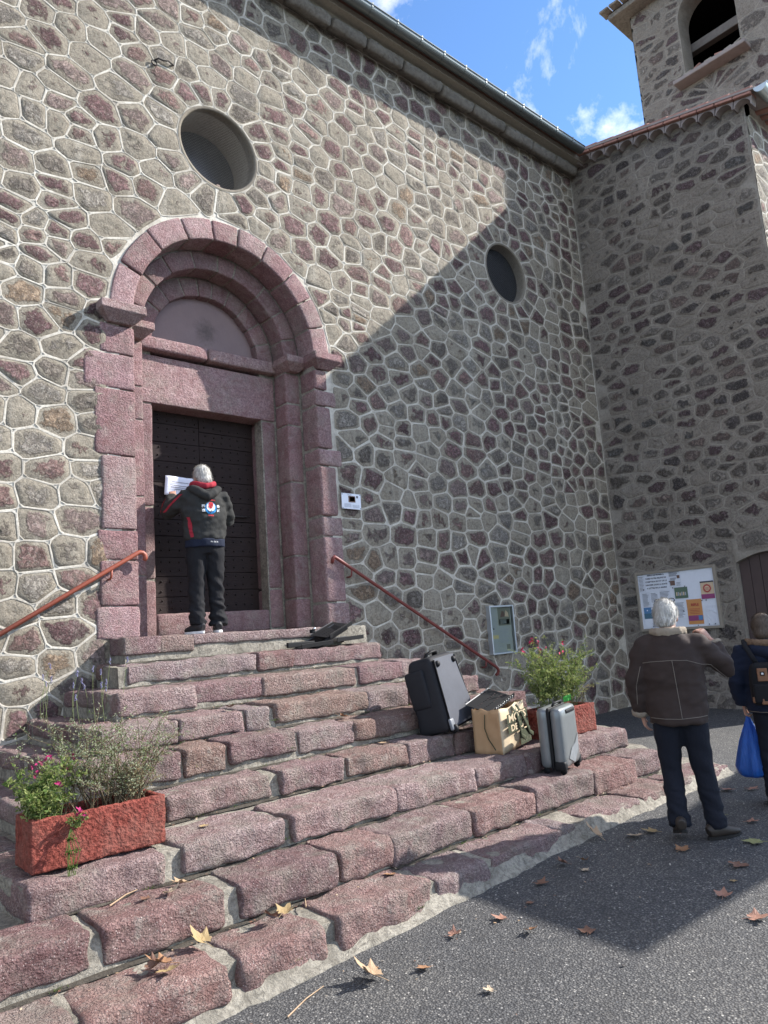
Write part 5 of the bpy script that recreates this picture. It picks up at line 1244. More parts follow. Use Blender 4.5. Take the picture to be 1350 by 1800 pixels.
# crumbs and bits of leaf swept into the step corners
lt = MB(); rr = random.Random(91)
for i in range(620):
    k = rr.choice((2, 3, 3, 4, 5, 6, 7, 8, 8, 9)); 
    if k == 9: x = rr.uniform(1.6, 5.0); y = -3.72 - abs(rr.gauss(0, .5)); z = gz(x, y) + .008
    else: x = rr.uniform(XL[k] + .1, XR[k] - .1); y = YK[k - 1] - .03 - abs(rr.gauss(0, .06)); z = ZK[k] + .012
    s = rr.uniform(.004, .013); a = rr.uniform(0, 6.3); d = Vector((math.cos(a), math.sin(a), rr.uniform(-.2, .4))) * s; e = Vector((-math.sin(a), math.cos(a), rr.uniform(-.2, .4))) * s * rr.uniform(.3, .8); p = Vector((x, y, z))
    lt.add([p - d, p - e, p + d, p + e], [(0, 1, 2, 3)], mi=rr.choice((0, 0, 1, 2)))
lt.build('leaf_litter', [LM['brown'], LM['tan'], LM['pale']], kind='stuff')['label'] = 'crumbs of dry leaf in the step corners and along the curb'
gr = MB()
for i in range(900):
    x = rr.uniform(1.2, 7.5); y = -3.66 - abs(rr.gauss(0, .45)) if rr.random() < .6 else rr.uniform(-5.6, -3.7); z = gz(x, y) + .004; s = rr.uniform(.003, .008); q = [Vector((rr.gauss(0, 1), rr.gauss(0, 1), rr.gauss(0, .5))).normalized() * s + Vector((x, y, z + s * .4)) for _ in range(4)]
    gr.add(q, [(0, 1, 2), (0, 3, 1), (1, 3, 2), (2, 3, 0)], mi=rr.choice((0, 0, 1)))
gr.build('grit', [simple('grey_grit', (.2, .19, .18), .9), simple('pale_grit', (.38, .35, .31), .9)], kind='stuff')['label'] = 'loose grit on the asphalt near the steps'
wt = MB()
for i in range(46):
    k = rr.choice((3, 4, 5, 6, 7, 8, 8)); x = rr.uniform(XL[k] + .2, XR[k] - .6); y = YK[k - 1] - .012 if rr.random() < .6 else YK[k] - .02; z = ZK[k] + (.005 if y > YK[k] else -.12)
    for j in range(rr.randint(5, 12)):
        a = rr.uniform(0, 6.3); L = rr.uniform(.012, .035); p = Vector((x + rr.gauss(0, .02), y, z)); d = Vector((math.cos(a) * .5, -abs(math.sin(a)) * .5, .8)) * L; w_ = Vector((math.sin(a), math.cos(a), 0)) * .0022; wt.add([p - w_, p + w_, p + d], [(0, 1, 2)])
wt.build('weeds', ML['green'], kind='stuff')['label'] = 'tufts of grass in the cracks of the steps'
for i, (x, y, a, L) in enumerate(((2.02, -3.86, .35, .30), (2.5, -3.35, 1.0, .12), (1.55, -2.98, .5, .25))):
    b = MB(); z = gz(x, y) + .01 if i == 0 else (ZK[8] + .02 if i == 1 else ZK[7] + .015); b.tube([(x, y, z), (x + L * .5 * math.cos(a), y + L * .5 * math.sin(a), z + .012), (x + L * math.cos(a), y + L * math.sin(a), z + .004)], [.004, .003, .002], 5); o = b.build('twig', LM['tan'])
    tag(o, ('dry straw stalk on the asphalt along the lowest step', 'short straw lying on the lowest step', 'thin dry twig on the second step below the left planter')[i], 'twig')

# ------------------------------------------------------------------ unseen sheet on posts, added out of frame to cast the asphalt shadow
def sunback(x, y, z, t): return (x + 2 * t, y - t, z + 1.6 * t)
blocker = empty('shadow_blocker'); tag(blocker, 'unseen grey sheet on posts, added to cast the shadow across the asphalt', 'shade sail')
sh = [(3.46, -4.81), (3.55, -3.42), (4.15, -3.36), (4.85, -3.70), (5.25, -3.93), (9.1, -3.25), (13.5, -2.45), (13.5, -5.75), (8.5, -5.25)]
pts = [Vector(sunback(x, y, -1.67, 3.0)) for x, y in sh]
b = MB(); b.add(pts + [p + Vector((0, 0, .01)) for p in pts], [tuple(range(len(pts))), tuple(range(2 * len(pts) - 1, len(pts) - 1, -1))] + [(i, (i + 1) % 9, 9 + (i + 1) % 9, 9 + i) for i in range(9)]); b.build('blocker_sheet', simple('blocker_sheet', (.3, .29, .27), .9), blocker)
for x, y in ((13.0, -7.2), (16.0, -6.0), (18.8, -8.3)):
    b = MB(); b.tube([(x, y, -1.62), (x, y, 3.13)], .04, 10); b.build('blocker_post', M['iron'], blocker)
# ------------------------------------------------------------------ people
SKIN = simple('skin', (.42, .235, .17), .55, .35, 0, .12, 30, 200, .0006)
def cloth(name, col, rough=.85, fold=.5, bs=24, var=.2, weave=260):
    t = NT(name); n = t.noise(bs, 4, .55, t.mapv((1, 1, .55))); c = t.mix(t.noise(6, 4, .6), tuple(q * (1 - var) for q in col), tuple(q * (1 + var) for q in col))
    t.bump(t.math('ADD', t.math('MULTIPLY', n, fold), t.math('MULTIPLY', t.noise(weave, 2, .5), .06)), 1, .012); return t.set(c, rough, .2)
def mat_hair(name, a, b_):
    t = NT(name); n = t.noise(1, 6, .7, t.mapv((95, 95, 9))); c = t.mix(t.ramp(n, [(.35, 0), (.62, 1)]), a, b_); t.bump(n, 1, .006); return t.set(c, .5, .4)
def ell(b, c, r, n=16, m=10, rot=None):
    vs = []; fs = []
    for j in range(1, m):
        p = math.pi * j / m
        for i in range(n):
            q = 2 * math.pi * i / n; v = Vector((r[0] * math.sin(p) * math.cos(q), r[1] * math.sin(p) * math.sin(q), r[2] * math.cos(p))); vs.append((rot @ v if rot else v) + Vector(c))
    t, u = Vector((0, 0, r[2])), Vector((0, 0, -r[2])); vs += [(rot @ t if rot else t) + Vector(c), (rot @ u if rot else u) + Vector(c)]; T_ = (m - 1) * n
    for j in range(m - 2):
        for i in range(n): fs.append((j * n + i, (j + 1) * n + i, (j + 1) * n + (i + 1) % n, j * n + (i + 1) % n))
    for i in range(n): fs += [(T_, i, (i + 1) % n), (T_ + 1, (m - 2) * n + (i + 1) % n, (m - 2) * n + i)]
    b.add(vs, fs)
def remesh(b, name, mats, voxel, smooth=3, disp=None):
    me = b.mesh(name, mats); o = bpy.data.objects.new('tmp', me); COL.objects.link(o)
    m = o.modifiers.new('r', 'REMESH'); m.mode = 'VOXEL'; m.voxel_size = voxel
    if smooth: s = o.modifiers.new('s', 'SMOOTH'); s.iterations = smooth; s.factor = .5
    dg = bpy.context.evaluated_depsgraph_get(); out = bpy.data.meshes.new_from_object(o.evaluated_get(dg)); out.name = name
    bpy.data.objects.remove(o); bpy.data.meshes.remove(me); out.materials.clear()
    for q in (mats if isinstance(mats, (list, tuple)) else [mats]): out.materials.append(q)
    if disp:
        nr = [v.normal.copy() for v in out.vertices]
        for v, q in zip(out.vertices, nr): v.co += q * disp(v.co)
    out.polygons.foreach_set('use_smooth', [True] * len(out.polygons)); out.update(); return out
def V(*a): return Vector(a)
def hand(b, w, d, palm_n, side, curl=.6, point=False, sc=1.0):
    """w wrist, d finger direction, palm_n direction the palm faces, side +1/-1: which way the thumb leaves"""
    d = d.normalized(); n = (palm_n - d * palm_n.dot(d)).normalized(); s = d.cross(n) * side
    b.tube([w - d * .03 * sc, w + d * .01 * sc, w + d * .05 * sc, w + d * .085 * sc, w + d * .095 * sc], [(.022 * sc, .019 * sc), (.026 * sc, .018 * sc), (.036 * sc, .015 * sc), (.037 * sc, .013 * sc), (.03 * sc, .010 * sc)], 12, ref=s)
    for i, (off, L) in enumerate(((.029, .070), (.010, .078), (-.010, .072), (-.028, .056))):
        p = w + d * .085 * sc + s * off * sc; c = curl * (1 + .12 * i) if not (point and i == 0) else .15; pts = [p - d * .02 * sc, p]
        a = 0
        for k in range(3): a += c * .75; p = p + (d * math.cos(a) + n * math.sin(a)) * L * sc * (.44, .31, .25)[k]; pts.append(p)
        b.tube(pts, [q * sc for q in (.010, .010, .0094, .0086, .0066)], 8)
    p = w + d * .022 * sc + s * .026 * sc; pts = [p]
    for k, v in enumerate(((.65, .62, .25), (.85, .35, .42), (.9, .1, .5))): p = p + (d * v[0] + s * v[1] + n * v[2]).normalized() * (.040, .030, .024)[k] * sc; pts.append(p)
    b.tube(pts, [.013 * sc, .0115 * sc, .0098 * sc, .0072 * sc], 8)
def body(P):
    """one continuous figure: trunk, neck, head with face, arms with hands, legs"""
    b = MB()
    b.tube([V(0, 0, .80), V(0, 0, .90), V(0, 0, 1.05), V(0, .0, 1.25), V(0, -.005, 1.38), V(0, -.005, 1.45)], [(.13, .10), (.165, .115), (.15, .105), (.17, .12), (.15, .10), (.07, .065)], 16, ref=(1, 0, 0))
    b.tube([P['neck'] - V(0, 0, .06), P['neck'], P['head'] - V(0, -.01, .05)], [.062, .058, .056], 14)
    R = P['headrot']; h = P['head']
    ell(b, h + R @ V(0, -.008, .02), (.074, .094, .098), 20, 14); ell(b, h + R @ V(0, .028, -.055), (.058, .062, .062), 18, 12)
    b.tube([h + R @ V(0, .085, .02), h + R @ V(0, .108, -.015), h + R @ V(0, .088, -.03)], [.010, .016, .014], 8)
    for s in (-1, 1):
        ell(b, h + R @ V(s * .076, .002, -.012), (.011, .021, .032), 12, 8, R @ Matrix.Rotation(s * .35, 3, 'Z'))
        ell(b, h + R @ V(s * .032, .076, .018), (.016, .012, .009), 10, 8)
    ell(b, h + R @ V(0, .083, -.058), (.024, .010, .007), 10, 8)
    for s, k in ((-1, 'L'), (1, 'R')):
        sh = V(s * .165, 0, 1.40); el, wr = P['elb' + k], P['wr' + k]
        b.tube([sh, sh.lerp(el, .5), el, el.lerp(wr, .45), wr], [.052, .046, .039, .037, .026], 12)
        hand(b, wr, P['hd' + k], P['hn' + k], P.get('hs' + k, s), P.get('curl' + k, .6), P.get('point' + k, False))
        hp = V(s * .088, 0, .86); kn, an = P['kn' + k], P['an' + k]
        b.tube([hp, hp.lerp(kn, .5), kn, kn.lerp(an, .35), an + V(0, 0, .02), an], [.088, .076, .055, .055, .038, .036], 14); f = P['ft' + k]
        b.tube([an + V(0, 0, -.01), an + f * .05 + V(0, 0, -.035), an + f * .15 + V(0, 0, -.05)], [.036, .036, .028], 10)
    return b
def trousers(P, r=1.0, flare=.0):
    b = MB(); b.tube([V(0, 0, .80), V(0, -.005, .88), V(0, -.005, .97), V(0, 0, 1.04)], [(.15, .11), (.178, .132), (.172, .126), (.165, .118)], 18, ref=(1, 0, 0))
    for s, k in ((-1, 'L'), (1, 'R')):
        hp = V(s * .088, 0, .88); kn, an = P['kn' + k], P['an' + k]
        b.tube([hp, hp.lerp(kn, .4), hp.lerp(kn, .8), kn, kn.lerp(an, .4), kn.lerp(an, .85), an + V(0, 0, -.005)], [q * r for q in (.104, .098, .082, .078, .075, .070 + flare, .072 + flare)], 16)
    return b
def shoe(an, f, mats, heel_up=0.0, L=.27):
    """shoe with sole under the ankle an, pointing along f"""
    s = f.cross(V(0, 0, 1)).normalized(); b = MB(); z0 = an.z - .085
    up = lambda t: heel_up * max(0, 1 - t / .7)
    pts = [(-.085, .030, .040), (-.06, .040, .052), (0, .042, .055), (.07, .046, .042), (.12, .045, .033), (.165, .034, .026), (.185, .018, .016)]
    b.tube([an + f * x + V(0, 0, -.085 + hz + .012 + up((x + .085) / .27)) for x, w, hz in pts], [(w, hz) for x, w, hz in pts], 14, ref=tuple(s))
    top = remesh(b, 'shoe', mats[0], .008, 2)
    c = MB(); vs = []; n = 22
    for zz in (0, .024):
        for i in range(n):
            a = 2 * math.pi * i / n; x = .05 + .145 * math.cos(a); w = .047 * math.sin(a) * (1.0 if x > 0 else .86); p = an + f * x + s * w + V(0, 0, -.085 + zz + up((x + .085) / .27)); vs.append(p)
    c.add(vs, [(i, (i + 1) % n, n + (i + 1) % n, n + i) for i in range(n)] + [tuple(range(n - 1, -1, -1)), tuple(range(n, 2 * n))])
    return top, c
def jacket(P, hem=.84, wide=1.0, thick=.024, hemw=(.215, .155), voxel=.013, sleeve=1.0, amp=.010, name='jacket', mat=None, seed=0):
    b = MB(); k_ = wide
    b.tube([V(0, 0, hem), V(0, 0, hem + .04), V(0, -.005, 1.05), V(0, -.008, 1.22), V(0, -.012, 1.34), V(0, -.012, 1.42), V(0, -.005, 1.475)], [(hemw[0] * k_ * .98, hemw[1]), (hemw[0] * k_, hemw[1]), (.205 * k_, .150), (.218 * k_, .155), (.212 * k_, .145), (.165 * k_, .115), (.08, .078)], 22, ref=(1, 0, 0))
    for s, k in ((-1, 'L'), (1, 'R')):
        sh = V(s * .175 * k_, -.005, 1.385); el, wr = P['elb' + k], P['wr' + k]; q = thick; t = .93 * sleeve
        b.tube([V(s * .10, -.005, 1.39), sh, sh.lerp(el, .5), el, el.lerp(wr, .45), el.lerp(wr, t), el.lerp(wr, t + .03)], [.066 + q * .5, .062 + q, .056 + q, .050 + q, .047 + q, .038 + q, .034 + q], 16)
    def disp(c):
        n = mnoise.fractal(V(c.x * 5 + seed, c.y * 5, c.z * 10), 1.0, 2.0, 3); m = mnoise.noise(V(c.x * 13 + c.z * 6, c.y * 9 + seed, c.z * 22 - c.x * 8)); return amp * n + amp * .55 * m
    return remesh(b, name, mat, voxel, 4, disp)
def tro_disp(amp, seed):
    def f(c):
        low = max(0, min(1, (.42 - c.z) / .3)); kn = math.exp(-((c.z - .47) / .08) ** 2)
        return amp * (.5 + low + .5 * kn) * mnoise.noise(V(c.x * 8 + seed, c.y * 8, c.z * (26 if c.z < .35 else 15) + c.x * 12)) + amp * .5 * mnoise.noise(V(c.x * 4, c.y * 4 + seed, c.z * 6))
    return f
def bvh(me): return BVHTree.FromPolygons([v.co for v in me.vertices], [tuple(p.vertices) for p in me.polygons])
def on(bv, x, z, off=.004, y0=-1.0):
    h = bv.ray_cast(V(x, y0, z), V(0, 1, 0)); 
    if h[0] is None: return None
    return h[0] + h[1] * off * (1 if h[1].y < 0 else -1)
def seam(bv, pts, rad, n=14, dirs=None):
    b = MB(); out = []
    for a, c in zip(pts[:-1], pts[1:]):
        for i in range(n + 1):
            t = i / n; p = on(bv, a[0] + (c[0] - a[0]) * t, a[1] + (c[1] - a[1]) * t, .002)
            if p is not None and (not out or ((p - out[-1]).length > .004 and abs(p.y - out[-1].y) < .06)): out.append(p)
    if len(out) > 1: b.tube(out, rad, 6)
    return b
def near_strip(bv, line_, w_dir, width, off=.004, n=26):
    """ribbon laid on a garment along a 3-D line, found by nearest point"""
    vs = []; fs = []
    for a, c in zip(line_[:-1], line_[1:]):
        for i in range(n + 1):
            p = a.lerp(c, i / n)
            for s in (-.5, 0, .5):
                h = bv.find_nearest(p + w_dir * width * s); vs.append(h[0] + h[1] * off)
    m = len(vs) // 3
    fs = [(3 * i + k, 3 * i + k + 1, 3 * i + 4 + k, 3 * i + 3 + k) for i in range(m - 1) for k in (0, 1)]
    b = MB(); b.add(vs, fs); return b
def hair_cap(P, mat, parent, length=.0, thick=.016, seed=1):
    R, h = P['headrot'], P['head']; b = MB()
    ell(b, h + R @ V(0, -.014, .028), (.074 + thick, .090 + thick, .096 + thick), 26, 18); ell(b, h + R @ V(0, -.045, -.025 - length * .5), (.066 + thick * .8, .060 + thick, .062 + length), 20, 14)
    me = remesh(b, 'hair', mat, .007, 2)
    Ri = R.transposed(); rm = []
    for v in me.vertices:
        l = Ri @ (v.co - h); st = mnoise.noise(V(math.atan2(l.x, -l.y) * 16 + seed, l.z * 7, seed)) * .5 + mnoise.noise(V(math.atan2(l.x, -l.y) * 34, l.z * 10, seed + 3)) * .4
        v.co += v.normal * .006 * st
        if l.y > .05 + .25 * (.06 - l.z) * (l.z < .06) and l.z < .065 or (abs(l.x) > .055 and l.z < -.012 and l.y > -.035): v.co -= (v.co - (h + R @ V(0, 0, .0))) * .22
    o = newobj('hair', me, parent); r = random.Random(seed); sb = MB(); vs_ = [v for v in me.vertices]
    for _ in range(1500):
        v = r.choice(vs_); l = Ri @ (v.co - h)
        if l.y > .07 or l.z < -.06: continue
        d = R @ V(l.x * .6, -.25 if l.y > -.05 else -.02, -.9 if l.z < .09 else .0); d = (d - v.normal * d.dot(v.normal))
        if d.length < 1e-3: continue
        d = (d.normalized() + V(r.gauss(0, .22), r.gauss(0, .22), r.gauss(0, .12))).normalized(); L = r.uniform(.022, .05); w = d.cross(v.normal).normalized() * r.uniform(.0012, .0024); p = v.co + v.normal * .0015
        sb.add([p - w, p + w, p + d * L * .55 + w * .8 + v.normal * .004, p + d * L * .55 - w * .8 + v.normal * .004, p + d * L + v.normal * r.uniform(-.001, .006)], [(0, 1, 2, 3), (3, 2, 4)])
    sb.build('hair_strands', mat, o, kind='stuff')
    return o
def finish(root, me, nm, lab=None):
    o = newobj(nm, me, root)
    if lab: o['label'] = lab
    return o
def figure(name, label, loc, rz, scale, P, skin=SKIN):
    me = remesh(body(P), name, skin, .0068, 2); o = newobj(name, me); tag(o, label, 'person', 'people by the church')
    o.location = loc; o.rotation_euler = (0, 0, rz); o.scale = (scale,) * 3
    return o
black_c = cloth('washed_black_denim', (.012, .012, .014), .85, .7); navy_t = cloth('navy_tee', (.011, .015, .030)); rub = flat('white_rubber', (.7, .7, .7), .5); shoeb = simple('black_shoe', (.018, .018, .02), .6, .4, 0, .2)
def add_lower(o, P, mt, r, flare, amp, seed, smat, sole, up=(0, 0)):
    finish(o, remesh(trousers(P, r, flare), 'trousers', mt, .012, 3, tro_disp(amp * 1.5, seed)), 'trousers')
    for i, k in enumerate('LR'):
        top, c = shoe(P['an' + k], P['ft' + k], (smat, sole), up[i]); s_ = finish(o, top, 'shoe'); c.build('sole', sole, s_)
# --- man pinning a paper to the door
P1 = dict(neck=V(0, .0, 1.46), head=V(-.005, .045, 1.595), headrot=Matrix.Rotation(.42, 3, 'Z') @ Matrix.Rotation(-.10, 3, 'X'),
          elbL=V(-.33, .16, 1.24), wrL=V(-.235, .39, 1.46), hdL=V(.15, .6, .6), hnL=V(.2, .75, -.4), hsL=-1, curlL=.35,
          elbR=V(.29, .12, 1.16), wrR=V(.12, .34, 1.26), hdR=V(-.6, .6, .3), hnR=V(-.4, .3, -.8), hsR=-1, curlR=.5,
          knL=V(-.10, .01, .46), anL=V(-.105, -.02, .085), knR=V(.10, .015, .46), anR=V(.105, .0, .085), ftL=V(-.45, .89, 0).normalized(), ftR=V(.15, .98, 0).normalized())
m1 = figure('person', 'white haired man in a dark hooded jacket fixing a paper to the church door', (3.76, .02, .088), R_(-14), 1.035, P1)
mj1 = cloth('charcoal_fleece', (.030, .030, .029), .9, .7, 16)
jm = jacket(P1, hem=.93, wide=1.06, thick=.026, hemw=(.205, .155), mat=mj1, seed=2, amp=.019); finish(m1, jm, 'jacket'); jb = bvh(jm)
b = MB(); b.tube([V(0, 0, .86), V(0, -.003, .95)], [(.205, .150), (.202, .15)], 24, ref=(1, 0, 0)); finish(m1, remesh(b, 'shirt_hem', navy_t, .012, 2, lambda c: .008 * mnoise.noise(V(c.x * 14, c.y * 14, c.z * 9))), 'shirt_hem')
b = MB(); put_text(b, "Air de Sa", .022, (0.06, 0, 0), (1, 0, 0), (0, 0, 1)); hemb = bvh(m1.children[-1].data)
b.v = [tuple(on(hemb, v[0], v[2] + .905, .003) or (v[0], -.16, v[2] + .905)) for v in b.v]; b.build('shirt_print', rub, m1)
add_lower(m1, P1, black_c, 1.03, .012, .013, 3, shoeb, rub)
b = MB(); b.tube([V(-.14, .03, 1.465), V(-.125, -.075, 1.455), V(-.06, -.145, 1.40), V(0, -.165, 1.365), V(.06, -.145, 1.40), V(.125, -.075, 1.455), V(.14, .03, 1.465)], [.04, .046, .05, .054, .05, .046, .04], 14)
finish(m1, remesh(b, 'hood', mj1, .011, 3, lambda c: .008 * mnoise.noise(V(c.x * 12, c.y * 12, c.z * 16))), 'hood')
redc = cloth('red_lining', (.27, .022, .035), .85, .4)
b = MB(); b.tube([V(-.115, .06, 1.52), V(-.105, -.04, 1.518), V(-.05, -.10, 1.492), V(0, -.115, 1.482), V(.05, -.10, 1.492), V(.105, -.04, 1.518), V(.115, .06, 1.52)], [(.034, .024)] * 7, 12)
finish(m1, remesh(b, 'hood_lining', redc, .010, 3, lambda c: .005 * mnoise.noise(V(c.x * 16, c.y * 16, c.z * 16))), 'hood_lining')
shL = V(-.185, 0, 1.385)
near_strip(jb, [shL + V(-.06, -.06, .02), P1['elbL'] + V(-.05, -.06, 0)], V(.7, -.7, 0).normalized(), .04).build('sleeve_stripe', redc, m1, smooth=True)
near_strip(jb, [P1['elbL'] + V(-.08, -.02, .0), P1['elbL'].lerp(P1['wrL'], .8) + V(-.06, -.04, -.01)], V(-.2, -.6, .6).normalized(), .045).build('sleeve_stripe', redc, m1, smooth=True)
near_strip(jb, [V(-.19, -.10, 1.16), V(-.185, -.12, 1.05), V(-.165, -.13, .95)], V(1, -.4, 0).normalized(), .042).build('side_stripe', redc, m1, smooth=True)
em = MB(); ex0, ez0 = .03, 1.245
def disc(cx, cz, r, off, mi, n=28, a0=0, a1=2 * math.pi):
    c = on(jb, cx, cz, off); vs = [c] + [on(jb, cx + r * math.cos(a0 + (a1 - a0) * i / n), cz + r * math.sin(a0 + (a1 - a0) * i / n), off) for i in range(n + 1)]
    em.add(vs, [(0, 1 + i, 2 + i) for i in range(n)], mi=mi)
disc(ex0, ez0, .060, .004, 0); disc(ex0, ez0 + .012, .045, .006, 1); disc(ex0, ez0 + .020, .025, .008, 2)
for i in range(5): a = math.pi / 2 + (i - 2) * .5; disc(ex0 + .022 * math.cos(a), ez0 + .030 + .022 * math.sin(a), .008, .0095, 2)
em.tube([on(jb, ex0, ez0 + .0, .010), on(jb, ex0 + .002, ez0 + .03, .010)], .0025, 5, mi=3); em.tube([on(jb, ex0, ez0 - .045, .007), on(jb, ex0 + .003, ez0 - .025, .007)], .004, 5, mi=3)
def proj_text(s, size, cx, cz, mi, arc=0):
    t = MB(); put_text(t, s, size, (0, 0, 0), (1, 0, 0), (0, 0, 1), bold=.0006)
    vs = [on(jb, cx + v[0], cz + v[2] - arc * v[0] * v[0], .005) for v in t.v]
    if all(v is not None for v in vs): em.add(vs, t.f, mi=mi)
for s, x, z in (('\u548c', -.075, .018), ('\u9053', -.075, -.026), ('\u5408', .078, .018), ('\u6c23', .078, -.026)): proj_text(s, .034, ex0 + x, ez0 + z, 1)
proj_text('CLUB AIKIDO', .016, ex0, ez0 + .083, 2, 1.5); proj_text('DOJO', .02, ex0, ez0 - .078, 2)
em.build('back_emblem', [flat('emblem_blue', (.03, .22, .50)), rub, flat('emblem_red', (.48, .03, .04)), MP['ink']], m1)
hair_w = mat_hair('white_hair', (.27, .26, .24), (.60, .58, .54)); hair_cap(P1, hair_w, m1)
# the paper he holds against the door
b = MB(); n = 8; vs = []
for j in range(n + 1):
    for i in range(n + 1): u, v = i / n, j / n; vs.append((u * .36 + .02 * v, -.012 * math.sin(math.pi * u) * v - .02 * (u > .8) * v, v * .225 - .02 * u))
b.add(vs, [(j * (n + 1) + i, j * (n + 1) + i + 1, (j + 1) * (n + 1) + i + 1, (j + 1) * (n + 1) + i) for j in range(n) for i in range(n)])
ppr = b.build('paper_sheet', flat('bright_paper', (.70, .71, .80)), smooth=True); tag(ppr, 'white printed sheet held against the dark door by the man', 'paper'); ppr.location = (3.66, .745, 1.68)
md = ppr.modifiers.new('s', 'SOLIDIFY'); md.thickness = .0015
b = MB()
for i, (u0, u1, v) in enumerate(((.20, .78, .70), (.14, .84, .52), (.18, .80, .42), (.30, .70, .32), (.5, .62, .16))): quad(b, (0, -.0165, 0), (.36, 0, -.02), (0.02, 0, .225), u0, u1, v, v + .025)
b.build('print', MP['ink'], ppr)
# --- man in the brown shearling jacket
P2 = dict(neck=V(0, .0, 1.46), head=V(.0, .05, 1.59), headrot=Matrix.Rotation(-.22, 3, 'Z') @ Matrix.Rotation(-.12, 3, 'X'),
          elbL=V(-.275, .0, 1.12), wrL=V(-.255, .075, .875), hdL=V(.12, .25, -1), hnL=V(.9, .2, .1), hsL=-1, curlL=.45,
          elbR=V(.375, .09, 1.19), wrR=V(.29, .13, 1.40), hdR=V(-.55, .1, .8), hnR=V(-.6, .6, -.5), hsR=1, curlR=.85,
          knL=V(-.10, .03, .47), anL=V(-.085, -.085, .115), knR=V(.125, .03, .46), anR=V(.165, .02, .085), ftL=V(-.12, .99, 0).normalized(), ftR=V(.80, .60, 0).normalized())
a2 = math.atan2(.478, .88) - math.pi / 2
m2 = figure('person', 'white haired man in a brown shearling jacket and dark jeans seen from behind', (5.19, -4.26, gz(5.15, -4.2)), a2, .975, P2)
mj2 = simple('brown_suede', (.034, .023, .020), .82, .25, 0, .25, 8, 200, .0012); fleece = simple('cream_fleece', (.27, .225, .175), .95, .1, 0, .2, 60, 240, .004)
jm = jacket(P2, hem=.815, wide=1.04, thick=.026, hemw=(.205, .165), mat=mj2, seed=9, amp=.014, sleeve=.93); finish(m2, jm, 'jacket'); jb = bvh(jm)
line_m = simple('pale_piping', (.17, .145, .125), .9, .1)
for pts in ([(-.205, 1.265), (-.15, 1.272), (.0, 1.278), (.10, 1.272), (.20, 1.235), (.27, 1.225)], [(.0, 1.275), (.012, 1.05), (.02, .862)], [(-.225, .868), (.0, .862), (.225, .872)], [(-.235, .822), (.0, .815), (.235, .826)], [(.27, 1.22), (.36, 1.13), (.43, 1.08)], [(-.225, 1.24), (-.27, 1.10), (-.278, .96)], [(.235, 1.14), (.24, 1.0), (.245, .88)]):
    sb = seam(jb, pts, .0024)
    if sb.v: sb.build('seam_piping', line_m, m2, smooth=True)
b = MB(); e, w_ = P2['elbL'], P2['wrL']; b.tube([e.lerp(w_, .84), e.lerp(w_, .97), e.lerp(w_, 1.01)], [.077, .074, .066], 16); finish(m2, remesh(b, 'cuff', fleece, .009, 2, lambda c: .004 * mnoise.noise(c * 60)), 'cuff')
b = MB(); e, w_ = P2['elbR'], P2['wrR']; b.tube([e.lerp(w_, .80), e.lerp(w_, .90), e.lerp(w_, .93)], [.072, .070, .062], 16); finish(m2, remesh(b, 'cuff', fleece, .009, 2, lambda c: .004 * mnoise.noise(c * 60)), 'cuff')
b = MB(); b.tube([V(-.12, .09, 1.455), V(-.115, -.02, 1.485), V(-.075, -.085, 1.485), V(0, -.108, 1.48), V(.075, -.085, 1.485), V(.115, -.02, 1.485), V(.12, .09, 1.455)], [(.026, .016), (.030, .018), (.034, .018), (.036, .018), (.034, .018), (.030, .018), (.026, .016)], 12, ref=(0, 0, 1)); finish(m2, remesh(b, 'collar', fleece, .009, 2, lambda c: .004 * mnoise.noise(c * 55)), 'collar')
jeans = cloth('dark_blue_denim', (.010, .0115, .018), .9, .5); shbr = simple('dark_brown_boot', (.030, .022, .017), .55, .4, 0, .3); solb = simple('black_sole', (.012, .011, .010), .8)
add_lower(m2, P2, jeans, .98, .004, .008, 7, shbr, solb, (.055, 0)); hair_cap(P2, hair_w, m2, .0, .015, 5)
b = MB(); 
for s in (-1, 1):
    b.tube([P2['head'] + P2['headrot'] @ V(s * .05 + .024 * math.cos(t * .7), .015 , .128 + .014 * math.sin(t * .7)) for t in range(10)], .0035, 5)
b.tube([P2['head'] + P2['headrot'] @ V(x, .015, .133) for x in (-.026, 0, .026)], .003, 5); gl = b.build('glasses', plast, smooth=True); tag(gl, 'dark spectacles pushed up on the white hair of the man in brown', 'glasses'); gl.location = m2.location; gl.rotation_euler = m2.rotation_euler; gl.scale = m2.scale
# --- woman with backpack at the right edge
P3 = dict(neck=V(0, .0, 1.46), head=V(.0, .05, 1.58), headrot=Matrix.Rotation(-.15, 3, 'Z') @ Matrix.Rotation(-.15, 3, 'X'),
          elbL=V(-.285, -.02, 1.12), wrL=V(-.255, .03, .885), hdL=V(.05, .1, -1), hnL=V(.95, .1, .1), hsL=-1, curlL=1.0,
          elbR=V(.285, .0, 1.12), wrR=V(.26, .16, .92), hdR=V(-.1, .5, -.6), hnR=V(-.95, .1, .1), hsR=1, curlR=.7,
          knL=V(-.10, .0, .47), anL=V(-.105, -.02, .085), knR=V(.10, .02, .47), anR=V(.11, .01, .085), ftL=V(-.2, .98, 0).normalized(), ftR=V(.2, .98, 0).normalized())
a3 = math.atan2(.40, .917) - math.pi / 2
L3 = V(6.38, -4.46, gz(6.4, -4.3)); S3 = .875
m3 = figure('person', 'brown haired person in a navy coat with fur hood, cut by the right edge', L3, a3, S3, P3)
mj3 = cloth('navy_coat', (.012, .017, .034), .9, .5, 14); jm = jacket(P3, hem=.83, wide=1.16, thick=.03, hemw=(.205, .17), mat=mj3, seed=21, amp=.014); finish(m3, jm, 'coat'); jb = bvh(jm)
fur = simple('brown_fur', (.20, .135, .09), .95, .1, 0, .4, 50, 180, .01)
